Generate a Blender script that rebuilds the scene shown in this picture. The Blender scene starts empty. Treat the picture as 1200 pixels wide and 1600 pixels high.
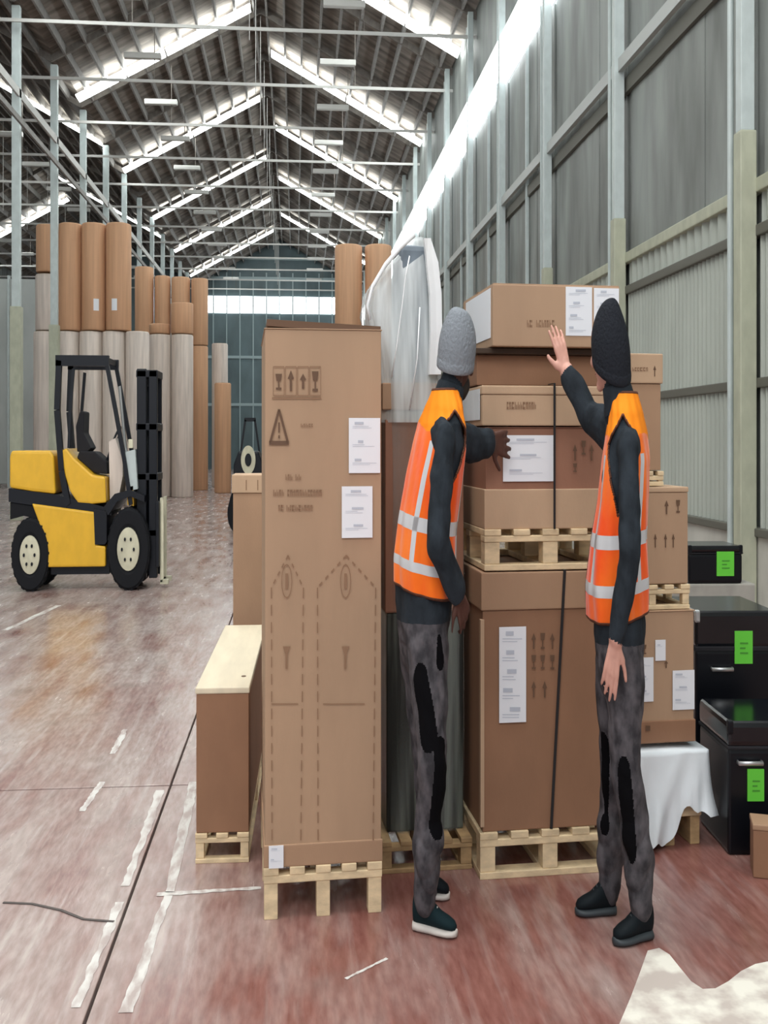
import bpy, bmesh, math, random
import numpy as np
from mathutils import Vector, Matrix
C = bpy.context.scene.collection
random.seed(4)
rnd = random.Random(11)

# ------------------------------------------------------------------ camera, sky, exposure
# The photograph is printed tall and narrow: the whole place is built with that same proportion
# (all ground-plan measures are halved, heights are in metres).
K = 0.5
F = 1530.0            # horizontal focal length in pixels of a 1200 px wide frame
HOR = 690.0           # pixel row of the horizon
CAMH = 1.4
TH = math.atan(138.0 / F)
cs, sn = math.cos(TH), math.sin(TH)
cam_data = bpy.data.cameras.new('camera')
cam_data.sensor_fit = 'HORIZONTAL'
cam_data.sensor_width = 36
cam_data.lens = F / 1200 * 36
cam_data.shift_y = -(800 - HOR) / 1200
cam_data.clip_end = 300
cam = bpy.data.objects.new('camera', cam_data)
cam.location = (0, 0, CAMH)
cam.rotation_euler = (math.pi / 2, 0, -TH)
C.objects.link(cam)
bpy.context.scene.camera = cam

vs = bpy.context.scene.view_settings
vs.view_transform = 'Standard'
vs.look = 'None'
vs.gamma = 1
vs.exposure = 0.35
vs.use_curve_mapping = False

world = bpy.data.worlds.new('world')
bpy.context.scene.world = world
world.use_nodes = True
world.node_tree.nodes['Background'].inputs['Color'].default_value = (0.90, 0.95, 1.0, 1)
world.node_tree.nodes['Background'].inputs['Strength'].default_value = 0.7
SKYLIGHT = 12.0       # daylight through the roof lights
CLERESTORY = 4.0      # daylight through the high window bands

def area(name, loc, size, size_y, rot, power, col=(1, 0.98, 0.95)):
    l = bpy.data.lights.new(name, 'AREA')
    l.shape = 'RECTANGLE'; l.size = size; l.size_y = size_y; l.energy = power; l.color = col
    o = bpy.data.objects.new(name, l); C.objects.link(o)
    o.location = (loc[0] * K, loc[1] * K, loc[2]); o.rotation_euler = rot
    return o
# added fill lamps, unseen: below the roof lights and high behind the camera
area('roof_light_lamp', (-1.6, 4.0, 9.0), 4.5, 3.0, (0, 0, 0), 330)
area('gate_light_lamp', (-2.0, -7.5, 7.4), 6.5, 3.0, (math.radians(62), 0, 0), 260)

# ------------------------------------------------------------------ pixel helpers (true-width metres)
def P(px, py, yc):
    xc = (px - 600) / F * yc
    return Vector((xc * cs + yc * sn, -xc * sn + yc * cs, CAMH - (py - HOR) * yc / (2 * F)))
def G(px, py):
    return P(px, py, 2 * F * CAMH / (py - HOR))
def ray(px, py):
    return P(px, py, 1.0) - Vector((0, 0, CAMH))
def hit(px, py, p0, n):
    d = ray(px, py); o = Vector((0, 0, CAMH))
    return o + d * ((Vector(p0) - o).dot(n) / d.dot(n))

# ------------------------------------------------------------------ materials
def mat(name, col, rough=0.6, metal=0.0, var=0.0, scale=6.0, col2=None, bump=0.0, bscale=60.0, streak=(1, 1, 1), alpha=1.0,
        emit=None, spec=0.5, detail=4.0, lo=0.35, hi=0.65, trans=0.0):
    m = bpy.data.materials.new(name); m.use_nodes = True
    nt = m.node_tree; N = nt.nodes; L = nt.links
    b = N['Principled BSDF']
    b.inputs['Base Color'].default_value = (*col, 1)
    b.inputs['Roughness'].default_value = rough
    b.inputs['Metallic'].default_value = metal
    b.inputs['Specular IOR Level'].default_value = spec
    b.inputs['Alpha'].default_value = alpha
    if emit:
        b.inputs['Emission Color'].default_value = (*emit[0], 1)
        b.inputs['Emission Strength'].default_value = emit[1]
    if var or col2 or bump:
        geo = N.new('ShaderNodeNewGeometry'); mp = N.new('ShaderNodeMapping')
        mp.inputs['Scale'].default_value = (streak[0] / K, streak[1] / K, streak[2])
        L.new(geo.outputs['Position'], mp.inputs['Vector'])
    if var or col2:
        nz = N.new('ShaderNodeTexNoise'); nz.inputs['Scale'].default_value = scale; nz.inputs['Detail'].default_value = detail
        L.new(mp.outputs[0], nz.inputs['Vector'])
        cr = N.new('ShaderNodeValToRGB')
        c2 = col2 if col2 else tuple(max(0, c * (1 - var)) for c in col)
        c1 = col if col2 else tuple(min(1, c * (1 + var)) for c in col)
        cr.color_ramp.elements[0].position = lo; cr.color_ramp.elements[1].position = hi
        cr.color_ramp.elements[0].color = (*c2, 1); cr.color_ramp.elements[1].color = (*c1, 1)
        L.new(nz.outputs['Fac'], cr.inputs['Fac']); L.new(cr.outputs[0], b.inputs['Base Color'])
    if bump:
        n2 = N.new('ShaderNodeTexNoise'); n2.inputs['Scale'].default_value = bscale; n2.inputs['Detail'].default_value = 3
        L.new(mp.outputs[0], n2.inputs['Vector'])
        bp = N.new('ShaderNodeBump'); bp.inputs['Strength'].default_value = bump; bp.inputs['Distance'].default_value = 0.01
        L.new(n2.outputs['Fac'], bp.inputs['Height']); L.new(bp.outputs[0], b.inputs['Normal'])
    return m

M = {}
M['card'] = mat('cardboard', (0.42, 0.275, 0.175), 0.75, var=0.06, scale=3, streak=(1, 1, .4), bump=.05, bscale=40)
M['card_dark'] = mat('cardboard_brown', (0.285, 0.150, 0.085), 0.75, var=0.08, scale=3, bump=.05, bscale=40)
M['card_red'] = mat('cardboard_reddish', (0.31, 0.150, 0.095), 0.7, var=0.08, scale=3, bump=.05)
M['card_light'] = mat('cardboard_light', (0.50, 0.345, 0.225), 0.75, var=0.06, scale=3, bump=.05)
M['card_mid'] = mat('cardboard_lid', (0.385, 0.24, 0.148), 0.75, var=0.06, scale=3, bump=.05)
M['ply'] = mat('pale_plywood', (0.74, 0.66, 0.50), 0.6, var=0.07, scale=5, streak=(2, .3, 1))
M['wood'] = mat('pallet_wood', (0.72, 0.57, 0.36), 0.7, var=0.16, scale=9, streak=(1, 1, 4), bump=.1, bscale=80)
M['wood_dark'] = mat('old_pallet_wood', (0.42, 0.28, 0.14), 0.7, var=0.2, scale=9, streak=(1, 1, 4), bump=.1)
M['dark_board'] = mat('dark_brown_board', (0.05, 0.03, 0.018), 0.8)  # dark tone painting the shadow line between stacked boxes
M['ink'] = mat('printing_ink', (0.13, 0.07, 0.04), 0.7)
M['ink_soft'] = mat('faded_printing_ink', (0.27, 0.155, 0.09), 0.7)
M['paper'] = mat('white_label_paper', (0.80, 0.83, 0.88), 0.5)
M['paper_ink'] = mat('label_ink', (0.50, 0.54, 0.62), 0.6)
M['green'] = mat('bright_green_label', (0.13, 0.62, 0.05), 0.5)
M['green_ink'] = mat('green_label_ink', (0.06, 0.30, 0.03), 0.5)
M['black'] = mat('black_plastic', (0.004, 0.005, 0.008), 0.32, spec=.3)
M['black_gloss'] = mat('glossy_black_lid', (0.005, 0.006, 0.009), 0.16, spec=.6)
M['black_matte'] = mat('matte_black_cloth', (0.012, 0.012, 0.016), 0.9)
M['grey_metal'] = mat('brushed_metal', (0.55, 0.57, 0.58), 0.35, 0.8)
M['crate_grey'] = mat('grey_crate', (0.36, 0.35, 0.32), 0.7, var=.1)
M['yellow'] = mat('yellow_truck_paint', (0.78, 0.45, 0.03), 0.35, var=0.05)
M['truck_black'] = mat('black_truck_paint', (0.008, 0.010, 0.015), 0.4, spec=.3)
M['tyre'] = mat('tyre_rubber', (0.012, 0.013, 0.016), 0.8, spec=.2)
M['rim'] = mat('cream_wheel_rim', (0.62, 0.60, 0.45), 0.5, var=.1)
M['tread'] = mat('tyre_wall', (0.045, 0.047, 0.055), 0.8)
M['kraft'] = mat('kraft_roll_paper', (0.60, 0.345, 0.20), 0.7, var=0.08, scale=2, streak=(4, 4, .3))
M['kraft_end'] = mat('kraft_roll_end', (0.40, 0.27, 0.17), 0.8)
M['wrap_white'] = mat('white_roll_wrapper', (0.66, 0.58, 0.52), 0.6, var=0.12, scale=2, streak=(4, 4, .5))
M['strap'] = mat('black_strapping', (0.02, 0.02, 0.022), 0.4)
M['tape'] = mat('brown_tape', (0.42, 0.25, 0.13), 0.3)
M['sheet'] = mat('white_plastic_sheet', (0.74, 0.80, 0.84), 0.3, var=.06, scale=3, bump=.3, bscale=12)
M['col_blue'] = mat('pale_blue_grey_steel', (0.50, 0.57, 0.57), 0.45, var=.06)
M['col_green'] = mat('pale_green_paint', (0.42, 0.44, 0.34), 0.55, var=.08)
M['rail'] = mat('light_grey_steel_rail', (0.42, 0.45, 0.44), 0.45)
M['roof'] = mat('dark_roof_boards', (0.30, 0.262, 0.228), 0.85, scale=1.6, col2=(0.12, 0.103, 0.088), streak=(.35, 1.6, 1))
M['roof_steel'] = mat('roof_steel', (0.22, 0.21, 0.20), 0.6, var=.15)
M['rafter'] = mat('brown_rafter', (0.15, 0.135, 0.12), 0.8, var=.15)
M['tie'] = mat('pale_tie_rod', (0.50, 0.50, 0.48), 0.5)
M['panel_up'] = mat('weathered_fibreglass', (0.30, 0.33, 0.315), 0.55, scale=1.0, col2=(0.135, 0.145, 0.138), streak=(1, 1.4, .6), detail=8, lo=.3, hi=.7)
M['panel_lo'] = mat('green_grey_sheet', (0.40, 0.435, 0.395), 0.45, var=.07, scale=1)
M['plinth'] = mat('concrete_plinth', (0.50, 0.50, 0.46), 0.7, var=.12, scale=2)
M['dark_trim'] = mat('dark_girt', (0.12, 0.12, 0.10), 0.6)
M['far'] = mat('blue_grey_end_wall', (0.105, 0.155, 0.17), 0.5, var=.2, scale=.5)
M['far_rail'] = mat('end_wall_mullion', (0.35, 0.45, 0.47), 0.5)
M['partition'] = mat('pale_partition_panel', (0.42, 0.45, 0.44), 0.6, var=.1, scale=.6)
M['skylight'] = mat('roof_light_glass', (0.8, 0.85, 0.85), 0.4, emit=((0.95, 1.0, 0.98), SKYLIGHT))
M['clerestory'] = mat('clerestory_glass', (0.8, 0.85, 0.85), 0.4, emit=((0.93, 0.98, 1.0), CLERESTORY))
M['joint'] = mat('dark_floor_joint', (0.10, 0.085, 0.08), 0.9)
M['paint_line'] = mat('worn_white_paint', (0.70, 0.69, 0.66), 0.5, scale=7, col2=(0.44, 0.37, 0.35), streak=(2, .6, 1), lo=.38, hi=.56)
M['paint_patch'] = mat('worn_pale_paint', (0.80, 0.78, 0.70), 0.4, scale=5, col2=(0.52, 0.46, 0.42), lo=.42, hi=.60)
# people
M['skin_dark'] = mat('dark_brown_skin', (0.085, 0.035, 0.025), 0.5, var=.08, scale=20)
M['skin_pale'] = mat('fair_skin', (0.62, 0.33, 0.26), 0.5, var=.06, scale=20)
M['jacket'] = mat('charcoal_jacket', (0.022, 0.029, 0.037), 0.9, spec=.2, var=.3, scale=12, bump=.5, bscale=18)
M['trousers'] = mat('mottled_grey_trousers', (0.112, 0.104, 0.114), 0.9, spec=.2, scale=17, col2=(0.036, 0.035, 0.040), bump=.6, bscale=14)
M['patch'] = mat('black_trouser_patch', (0.003, 0.003, 0.004), 0.95, spec=.1)
M['orange'] = mat('fluorescent_orange_cloth', (0.97, 0.200, 0.010), 0.75, scale=3.2, col2=(0.90, 0.085, 0.008), spec=.2, bump=.3, bscale=14)
M['orange'].node_tree.nodes['Principled BSDF'].inputs['Sheen Weight'].default_value = .3
M['yoke'] = mat('fluorescent_yellow_orange_cloth', (0.98, 0.285, 0.014), 0.75, spec=.2, bump=.3, bscale=14)  # vest orange as lit from above, put into the colour
M['reflect'] = mat('grey_reflective_band', (0.60, 0.62, 0.64), 0.35)
M['piping'] = mat('dark_vest_piping', (0.10, 0.03, 0.012), 0.8)
M['beanie_grey'] = mat('light_grey_knit', (0.22, 0.245, 0.275), 0.9, bump=.5, bscale=90)
M['beanie_dark'] = mat('dark_charcoal_knit', (0.018, 0.021, 0.028), 0.9, spec=.2, bump=.5, bscale=90)
M['shoe'] = mat('dark_teal_shoe', (0.006, 0.020, 0.025), 0.8, spec=.2)
M['shoe_black'] = mat('black_shoe', (0.004, 0.008, 0.011), 0.7, spec=.2)
M['sole_white'] = mat('white_sole', (0.62, 0.58, 0.54), 0.6)
M['sole_grey'] = mat('grey_sole', (0.035, 0.045, 0.052), 0.6)
M['eye'] = mat('eye_white', (0.7, 0.7, 0.68), 0.2)
M['iris'] = mat('dark_iris', (0.03, 0.02, 0.015), 0.2)
M['hair'] = mat('dark_hair', (0.02, 0.014, 0.01), 0.8)
M['lip'] = mat('lip_skin', (0.30, 0.12, 0.10), 0.5)

def film_material(name, col, alpha, rough=.25, dens=.5, sc=(9, 9, .9)):
    m = bpy.data.materials.new(name); m.use_nodes = True
    nt = m.node_tree; N = nt.nodes; L = nt.links
    b = N['Principled BSDF']; b.inputs['Base Color'].default_value = (*col, 1); b.inputs['Roughness'].default_value = rough
    geo = N.new('ShaderNodeNewGeometry'); mp = N.new('ShaderNodeMapping'); mp.inputs['Scale'].default_value = (sc[0] / K, sc[1] / K, sc[2])
    nz = N.new('ShaderNodeTexNoise'); nz.inputs['Scale'].default_value = 1.0; nz.inputs['Detail'].default_value = 3
    L.new(geo.outputs['Position'], mp.inputs['Vector']); L.new(mp.outputs[0], nz.inputs['Vector'])
    r = N.new('ShaderNodeMapRange'); r.inputs['From Min'].default_value = .35; r.inputs['From Max'].default_value = .65
    r.inputs['To Min'].default_value = max(0, alpha - dens); r.inputs['To Max'].default_value = min(1, alpha + dens)
    L.new(nz.outputs['Fac'], r.inputs['Value']); L.new(r.outputs[0], b.inputs['Alpha'])
    bp = N.new('ShaderNodeBump'); bp.inputs['Strength'].default_value = .6; bp.inputs['Distance'].default_value = .02
    L.new(nz.outputs['Fac'], bp.inputs['Height']); L.new(bp.outputs[0], b.inputs['Normal'])
    return m
M['film'] = film_material('clear_wrap_film', (0.74, 0.79, 0.80), .52, dens=.30)
M['film_dark'] = film_material('clear_stretch_film', (0.42, 0.47, 0.45), .16, dens=.14, rough=.12, sc=(7, 7, 1.2))
M['film_edge'] = mat('folded_white_film', (0.88, 0.90, 0.92), .35)

# floor paint: worn red over grey concrete
def floor_material():
    m = bpy.data.materials.new('worn_red_floor'); m.use_nodes = True
    nt = m.node_tree; N = nt.nodes; L = nt.links; b = N['Principled BSDF']
    geo = N.new('ShaderNodeNewGeometry')
    def noise(scale, st, det=5):
        mp = N.new('ShaderNodeMapping'); mp.inputs['Scale'].default_value = (st[0] / K, st[1] / K, 1)
        L.new(geo.outputs['Position'], mp.inputs['Vector'])
        n = N.new('ShaderNodeTexNoise'); n.inputs['Scale'].default_value = scale; n.inputs['Detail'].default_value = det
        L.new(mp.outputs[0], n.inputs['Vector']); return n.outputs['Fac']
    def math_(op, a, b_):
        n = N.new('ShaderNodeMath'); n.operation = op
        for i, v in enumerate((a, b_)):
            if isinstance(v, (int, float)): n.inputs[i].default_value = v
            else: L.new(v, n.inputs[i])
        return n.outputs[0]
    def mixc(f, a, c):
        n = N.new('ShaderNodeMix'); n.data_type = 'RGBA'; L.new(f, n.inputs[0])
        for i, v in ((6, a), (7, c)):
            if isinstance(v, tuple): n.inputs[i].default_value = (*v, 1)
            else: L.new(v, n.inputs[i])
        return n.outputs[2]
    def rng(v, a, c, d=0., e=1.):
        n = N.new('ShaderNodeMapRange'); L.new(v, n.inputs[0])
        n.inputs[1].default_value = a; n.inputs[2].default_value = c; n.inputs[3].default_value = d; n.inputs[4].default_value = e
        return n.outputs[0]
    sx = N.new('ShaderNodeSeparateXYZ'); L.new(geo.outputs['Position'], sx.inputs[0])
    lane_glare = math_('MAXIMUM', rng(sx.outputs['X'], -0.50, 0.10, 1.0, 0.0), rng(sx.outputs['Y'], 3.4, 7.0, 0.0, 1.0))    # traffic lane is worn more; glare also painted in, left and far
    big = noise(.8, (1, .8)); mid = noise(3.0, (1.5, .30), 9); fine = noise(16, (1.6, .35), 7); streak = noise(5, (2.2, .16), 5)
    wear_glare = math_('ADD', math_('ADD', math_('MULTIPLY', mid, .55), math_('MULTIPLY', big, .5)), math_('MULTIPLY', lane_glare, .20))
    wear_glare = rng(wear_glare, .50, .80)
    red = mixc(rng(fine, .3, .7), (0.185, 0.070, 0.058), (0.27, 0.122, 0.102))
    grey = mixc(rng(fine, .35, .65), (0.37, 0.300, 0.278), (0.49, 0.410, 0.385))
    col = mixc(wear_glare, red, grey)
    col = mixc(math_('MULTIPLY', rng(streak, .56, .72), math_('ADD', math_('MULTIPLY', lane_glare, .3), .16)), col, (0.62, 0.57, 0.54))
    dark = noise(2.2, (1, .7), 7)
    col = mixc(math_('MULTIPLY', rng(dark, .58, .72), .30), col, (0.17, 0.14, 0.13))
    L.new(col, b.inputs['Base Color'])
    L.new(rng(mid, .3, .7, .14, .30), b.inputs['Roughness'])
    b.inputs['Specular IOR Level'].default_value = .55
    bp = N.new('ShaderNodeBump'); bp.inputs['Strength'].default_value = .12; bp.inputs['Distance'].default_value = .01
    L.new(fine, bp.inputs['Height']); L.new(bp.outputs[0], b.inputs['Normal'])
    return m
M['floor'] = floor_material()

# ------------------------------------------------------------------ object helpers
def thing(name, label, cat, loc=(0, 0, 0), rz=0.0, group=None):
    o = bpy.data.objects.new(name, None); o.empty_display_size = .1; C.objects.link(o)
    o.location = (loc[0] * K, loc[1] * K, loc[2]); o.rotation_euler = (0, 0, rz)
    o['label'] = label; o['category'] = cat
    if group: o['group'] = group
    o['nx'], o['ny'] = loc[0], loc[1]
    return o
def structure(name, loc=(0, 0, 0)):
    o = bpy.data.objects.new(name, None); C.objects.link(o); o.location = (loc[0] * K, loc[1] * K, loc[2]); o['kind'] = 'structure'
    return o
def tag(o, label, cat, group=None):
    o['label'] = label; o['category'] = cat
    if group: o['group'] = group
    return o
def link_mesh(name, me, m, parent=None, smooth=False, loc=None):
    ms = m if isinstance(m, (list, tuple)) else [m]
    for x in ms: me.materials.append(M[x] if isinstance(x, str) else x)
    if smooth:
        for p in me.polygons: p.use_smooth = True
    o = bpy.data.objects.new(name, me); C.objects.link(o)
    if parent is not None: o.parent = parent
    if loc is not None: o.location = loc
    return o
def build(name, bm, m, parent=None, smooth=False, origin=None):
    """bm holds true-width metres; ground-plan measures are scaled on the way out"""
    og = Vector(origin) if origin is not None else Vector((0, 0, 0))
    for v in bm.verts:
        v.co = Vector(((v.co.x - og.x) * K, (v.co.y - og.y) * K, v.co.z - og.z))
    me = bpy.data.meshes.new(name); bm.to_mesh(me); bm.free()
    o = link_mesh(name, me, m, parent, smooth, (og.x * K, og.y * K, og.z) if origin is not None else None)
    if name in ('label_print', 'printed_text', 'opening_symbol', 'wheel_nut', 'laces', 'lift_chain'): o['kind'] = 'stuff'
    return o
def BM(): return bmesh.new()
def bx(bm, x0, x1, y0, y1, z0, z1, bev=0.0, mi=0):
    r = bmesh.ops.create_cube(bm, size=1)
    vsx = r['verts']
    for v in vsx:
        v.co = Vector((x0 + (v.co.x + .5) * (x1 - x0), y0 + (v.co.y + .5) * (y1 - y0), z0 + (v.co.z + .5) * (z1 - z0)))
    es = set(e for v in vsx for e in v.link_edges)
    fs = set(f for v in vsx for f in v.link_faces)
    for f in fs: f.material_index = mi
    if bev: bmesh.ops.bevel(bm, geom=list(es), offset=bev, segments=2, affect='EDGES', profile=.5)
    return bm
def beam(bm, a, b, w, h=None, up=(0, 0, 1), mi=0):
    a, b = Vector(a), Vector(b); h = h or w
    d = (b - a).normalized(); s = d.cross(Vector(up))
    if s.length < 1e-4: s = d.cross(Vector((1, 0, 0)))
    s.normalize(); u = s.cross(d).normalized()
    q = []
    for p in (a, b):
        q.append([bm.verts.new(p + s * i * w / 2 + u * j * h / 2) for i, j in ((-1, -1), (1, -1), (1, 1), (-1, 1))])
    for i in range(4):
        bm.faces.new((q[0][i], q[0][(i + 1) % 4], q[1][(i + 1) % 4], q[1][i])).material_index = mi
    bm.faces.new(q[0][::-1]).material_index = mi; bm.faces.new(q[1]).material_index = mi
    return bm
def tube(bm, pts, r, n=10, mi=0, cap=True):
    rings = []
    pts = [Vector(p) for p in pts]
    rs = r if isinstance(r, (list, tuple)) else [r] * len(pts)
    pu = None
    for i, p in enumerate(pts):
        d = (pts[min(i + 1, len(pts) - 1)] - pts[max(i - 1, 0)]).normalized()
        ref = pu if pu is not None else (Vector((0, 0, 1)) if abs(d.z) < .9 else Vector((0, 1, 0)))
        s = d.cross(ref)
        if s.length < 1e-4: s = d.cross(Vector((1, 0, 0)))
        s.normalize(); u = s.cross(d).normalized(); pu = u
        rings.append([bm.verts.new(p + (s * math.cos(2 * math.pi * k / n) + u * math.sin(2 * math.pi * k / n)) * rs[i]) for k in range(n)])
    for i in range(len(rings) - 1):
        for k in range(n):
            bm.faces.new((rings[i][k], rings[i][(k + 1) % n], rings[i + 1][(k + 1) % n], rings[i + 1][k])).material_index = mi
    if cap:
        bm.faces.new(rings[0][::-1]).material_index = mi; bm.faces.new(rings[-1]).material_index = mi
    return bm
def prism(bm, prof, y0, y1, mi=0, bev=0.0):
    """profile in x,z extruded along y"""
    a = [bm.verts.new((x, y0, z)) for x, z in prof]; b = [bm.verts.new((x, y1, z)) for x, z in prof]
    fs = [bm.faces.new(a), bm.faces.new(b[::-1])]
    n = len(prof)
    for i in range(n): fs.append(bm.faces.new((a[(i + 1) % n], a[i], b[i], b[(i + 1) % n])))
    for f in fs: f.material_index = mi
    bmesh.ops.recalc_face_normals(bm, faces=fs)
    if bev:
        es = set(e for f in fs for e in f.edges)
        bmesh.ops.bevel(bm, geom=list(es), offset=bev, segments=2, affect='EDGES', profile=.5)
    return bm
def lathe(bm, prof, n=32, axis='z', c=(0, 0, 0), mi=0):
    """profile = (radius, along axis)"""
    c = Vector(c); rings = []
    for r, h in prof:
        ring = []
        for k in range(n):
            a = 2 * math.pi * k / n
            if axis == 'z': p = Vector((r * math.cos(a), r * math.sin(a), h))
            else: p = Vector((r * math.cos(a), h, r * math.sin(a)))
            ring.append(bm.verts.new(c + p))
        rings.append(ring)
    fs = []
    for i in range(len(rings) - 1):
        for k in range(n): fs.append(bm.faces.new((rings[i][k], rings[i][(k + 1) % n], rings[i + 1][(k + 1) % n], rings[i + 1][k])))
    fs.append(bm.faces.new(rings[0][::-1])); fs.append(bm.faces.new(rings[-1]))
    for f in fs: f.material_index = mi
    bmesh.ops.recalc_face_normals(bm, faces=fs)
    return bm

# =================================================================== SETTING
XR, XL, XRIDGE = 6.6, -9.9, -1.65
NAVE = 16.5
ZE, ZR = CAMH + 7.95, CAMH + 10.3      # eave and ridge heights
Y0, Y1 = -9.0, 100.0
BAY = 5.5
SL = (ZR - ZE) / (XR - XRIDGE)
def Y_at(X, yc): return (yc - X * sn) / cs

# floor: slabs with recessed joints
floor = structure('floor')
build('sub_base', bx(BM(), -27, XR + .3, Y0, Y1 + .3, -.25, -.025), 'joint', floor)
xs = [-27, -18.2, -9.6, -1.014, XR]
ys = [Y0, -3.0, 8.1, 19.2, 30.3, 41.4, 52.5, 63.6, 74.7, 85.8, Y1]
g = .008
for i in range(len(xs) - 1):
    for j in range(len(ys) - 1):
        gy = g + .0014 * max(0, ys[j])
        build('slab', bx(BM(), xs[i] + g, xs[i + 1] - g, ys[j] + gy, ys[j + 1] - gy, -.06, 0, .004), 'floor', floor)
def marking(name, pts, m='paint_line'):
    bm = BM(); a = [bm.verts.new((p[0], p[1], .0015)) for p in pts]; bm.faces.new(a)
    bmesh.ops.recalc_face_normals(bm, faces=bm.faces)
    for f in bm.faces:
        if f.normal.z < 0: f.normal_flip()
    return build(name, bm, m, floor)
def ragged(pa, pb, wa, wb, amp, n=26, name='painted_line', m='paint_line'):
    pa, pb = Vector(pa), Vector(pb); d = (pb - pa).normalized(); s = Vector((-d.y, d.x, 0))
    L_, R_ = [], []; e1 = e2 = 0
    for i in range(n + 1):
        t = i / n; w = wa + (wb - wa) * t; p = pa.lerp(pb, t)
        e1 = .6 * e1 + rnd.uniform(-amp, amp) * .45; e2 = .6 * e2 + rnd.uniform(-amp, amp) * .45
        L_.append(p + s * (w / 2 + e1)); R_.append(p - s * (w / 2 + e2))
    return marking(name, L_ + R_[::-1], m)
ragged(G(118, 1575), G(188, 1410), .045, .05, .018)
ragged(G(196, 1385), G(250, 1235), .05, .07, .02)
ragged(G(196, 1583), G(262, 1400), .065, .05, .012)
ragged(G(264, 1395), G(303, 1222), .05, .08, .015)
ragged(G(245, 1398), G(408, 1388), .05, .04, .012)
ragged(G(176, 1178), G(196, 1140), .05, .05, .015)
ragged(G(128, 1268), G(160, 1222), .04, .05, .015)
ragged(G(8, 985), G(92, 946), .10, .10, .02)
ragged(G(540, 1530), G(605, 1498), .02, .015, .006)
marking('worn_paint_patch', [G(x, y) for x, y in ((1012, 1486), (1030, 1482), (1046, 1492), (1062, 1512), (1080, 1534), (1098, 1546), (1118, 1545), (1138, 1534), (1158, 1518), (1180, 1507), (1215, 1500), (1260, 1494), (1260, 1640), (950, 1640), (968, 1600), (985, 1560), (1000, 1520))], 'paint_patch')  # pale mottled patch on the floor, right foreground
bm = BM()
cr = [G(x, y) + Vector((0, 0, .002)) for x, y in ((5, 1411), (50, 1413), (95, 1423), (130, 1437), (178, 1441))]
for a, b in zip(cr, cr[1:]):
    beam(bm, a, b, .018, .002)
build('crack', bm, 'joint', floor)

# roof (both naves)
ceiling = structure('ceiling')
def roof_nave(xc, name_strips):
    for side in (-1, 1):
        xe = xc + side * NAVE / 2
        bm = BM(); vsq = [bm.verts.new(p) for p in ((xc, Y0, ZR), (xe, Y0, ZE), (xe, Y1, ZE), (xc, Y1, ZR), (xc, Y0, ZR + .12), (xe, Y0, ZE + .12), (xe, Y1, ZE + .12), (xc, Y1, ZR + .12))]
        for f in ((0, 1, 2, 3), (7, 6, 5, 4), (0, 4, 5, 1), (2, 6, 7, 3), (1, 5, 6, 2), (3, 7, 4, 0)): bm.faces.new([vsq[i] for i in f])
        bmesh.ops.recalc_face_normals(bm, faces=bm.faces)
        build('roof_slope', bm, 'roof', ceiling)
        n = 10
        for k in range(n):                                  # purlins along the nave
            t = (k + .35) / n; x = xc + side * NAVE / 2 * t; z = ZR - SL * NAVE / 2 * t
            build('purlin', beam(BM(), (x, 12 if k else Y0, z - .12), (x, Y1, z - .12), .09, .20), 'roof_steel', ceiling)
        first = 38.4 if side > 0 else 45.0
        k0 = -3 if side > 0 else -4
        for k in range(k0, 5):                              # roof lights: translucent strips in the slope
            y = first + k * 11.85 - xc * sn
            t0, t1 = .05, .985
            bm = BM()
            a = Vector((xc + side * NAVE / 2 * t0, y, ZR - SL * NAVE / 2 * t0 - .26)); b = Vector((xc + side * NAVE / 2 * t1, y, ZR - SL * NAVE / 2 * t1 - .26))
            for s_, e_ in ((0, .49), (.50, .72), (.73, 1)):
                beam(bm, a.lerp(b, s_), a.lerp(b, e_), .85, .03)
            if y < Y1 - 2 and (xc == XRIDGE or k % 2): build('roof_light', bm, 'skylight', ceiling)
        m_ = 'ribs'
    for k in range(0, 17):                                  # one frame per bay
        y = 13.4 + k * BAY
        if y > Y1 - 1: continue
        fr = BM()
        for side in (-1, 1):
            xe = xc + side * NAVE / 2
            beam(fr, (xc, y, ZR - .16), (xe, y, ZE - .16), .10, .14)
            for t in (.5,):                        # struts between rafter and tie
                x = xc + side * NAVE / 2 * t
                zt = ZR - SL * NAVE / 2 * t - .35
                beam(fr, (x, y, zt), (x, y, ZE - .52), .03)
        build('rafter_frame', fr, 'rafter', ceiling)
        tr = BM()
        beam(tr, (xc - NAVE / 2, y, ZE - .55), (xc + NAVE / 2, y, ZE - .55), .06, .06)
        build('tie_rod', tr, 'tie', ceiling)
        build('hanger', beam(BM(), (xc, y, ZR - .3), (xc, y, ZE - .75), .025), 'tie', ceiling)
        for dx in (-4.6, 3.4):                              # hanging lamps
            lb = BM(); bx(lb, xc + dx - .75, xc + dx + .75, y - .12, y + .12, ZE - .10, ZE + .02, .02); build('hanging_lamp', lb, 'tie', ceiling)
roof_nave(XRIDGE, 'a')
roof_nave(XRIDGE - NAVE, 'b')

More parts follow.
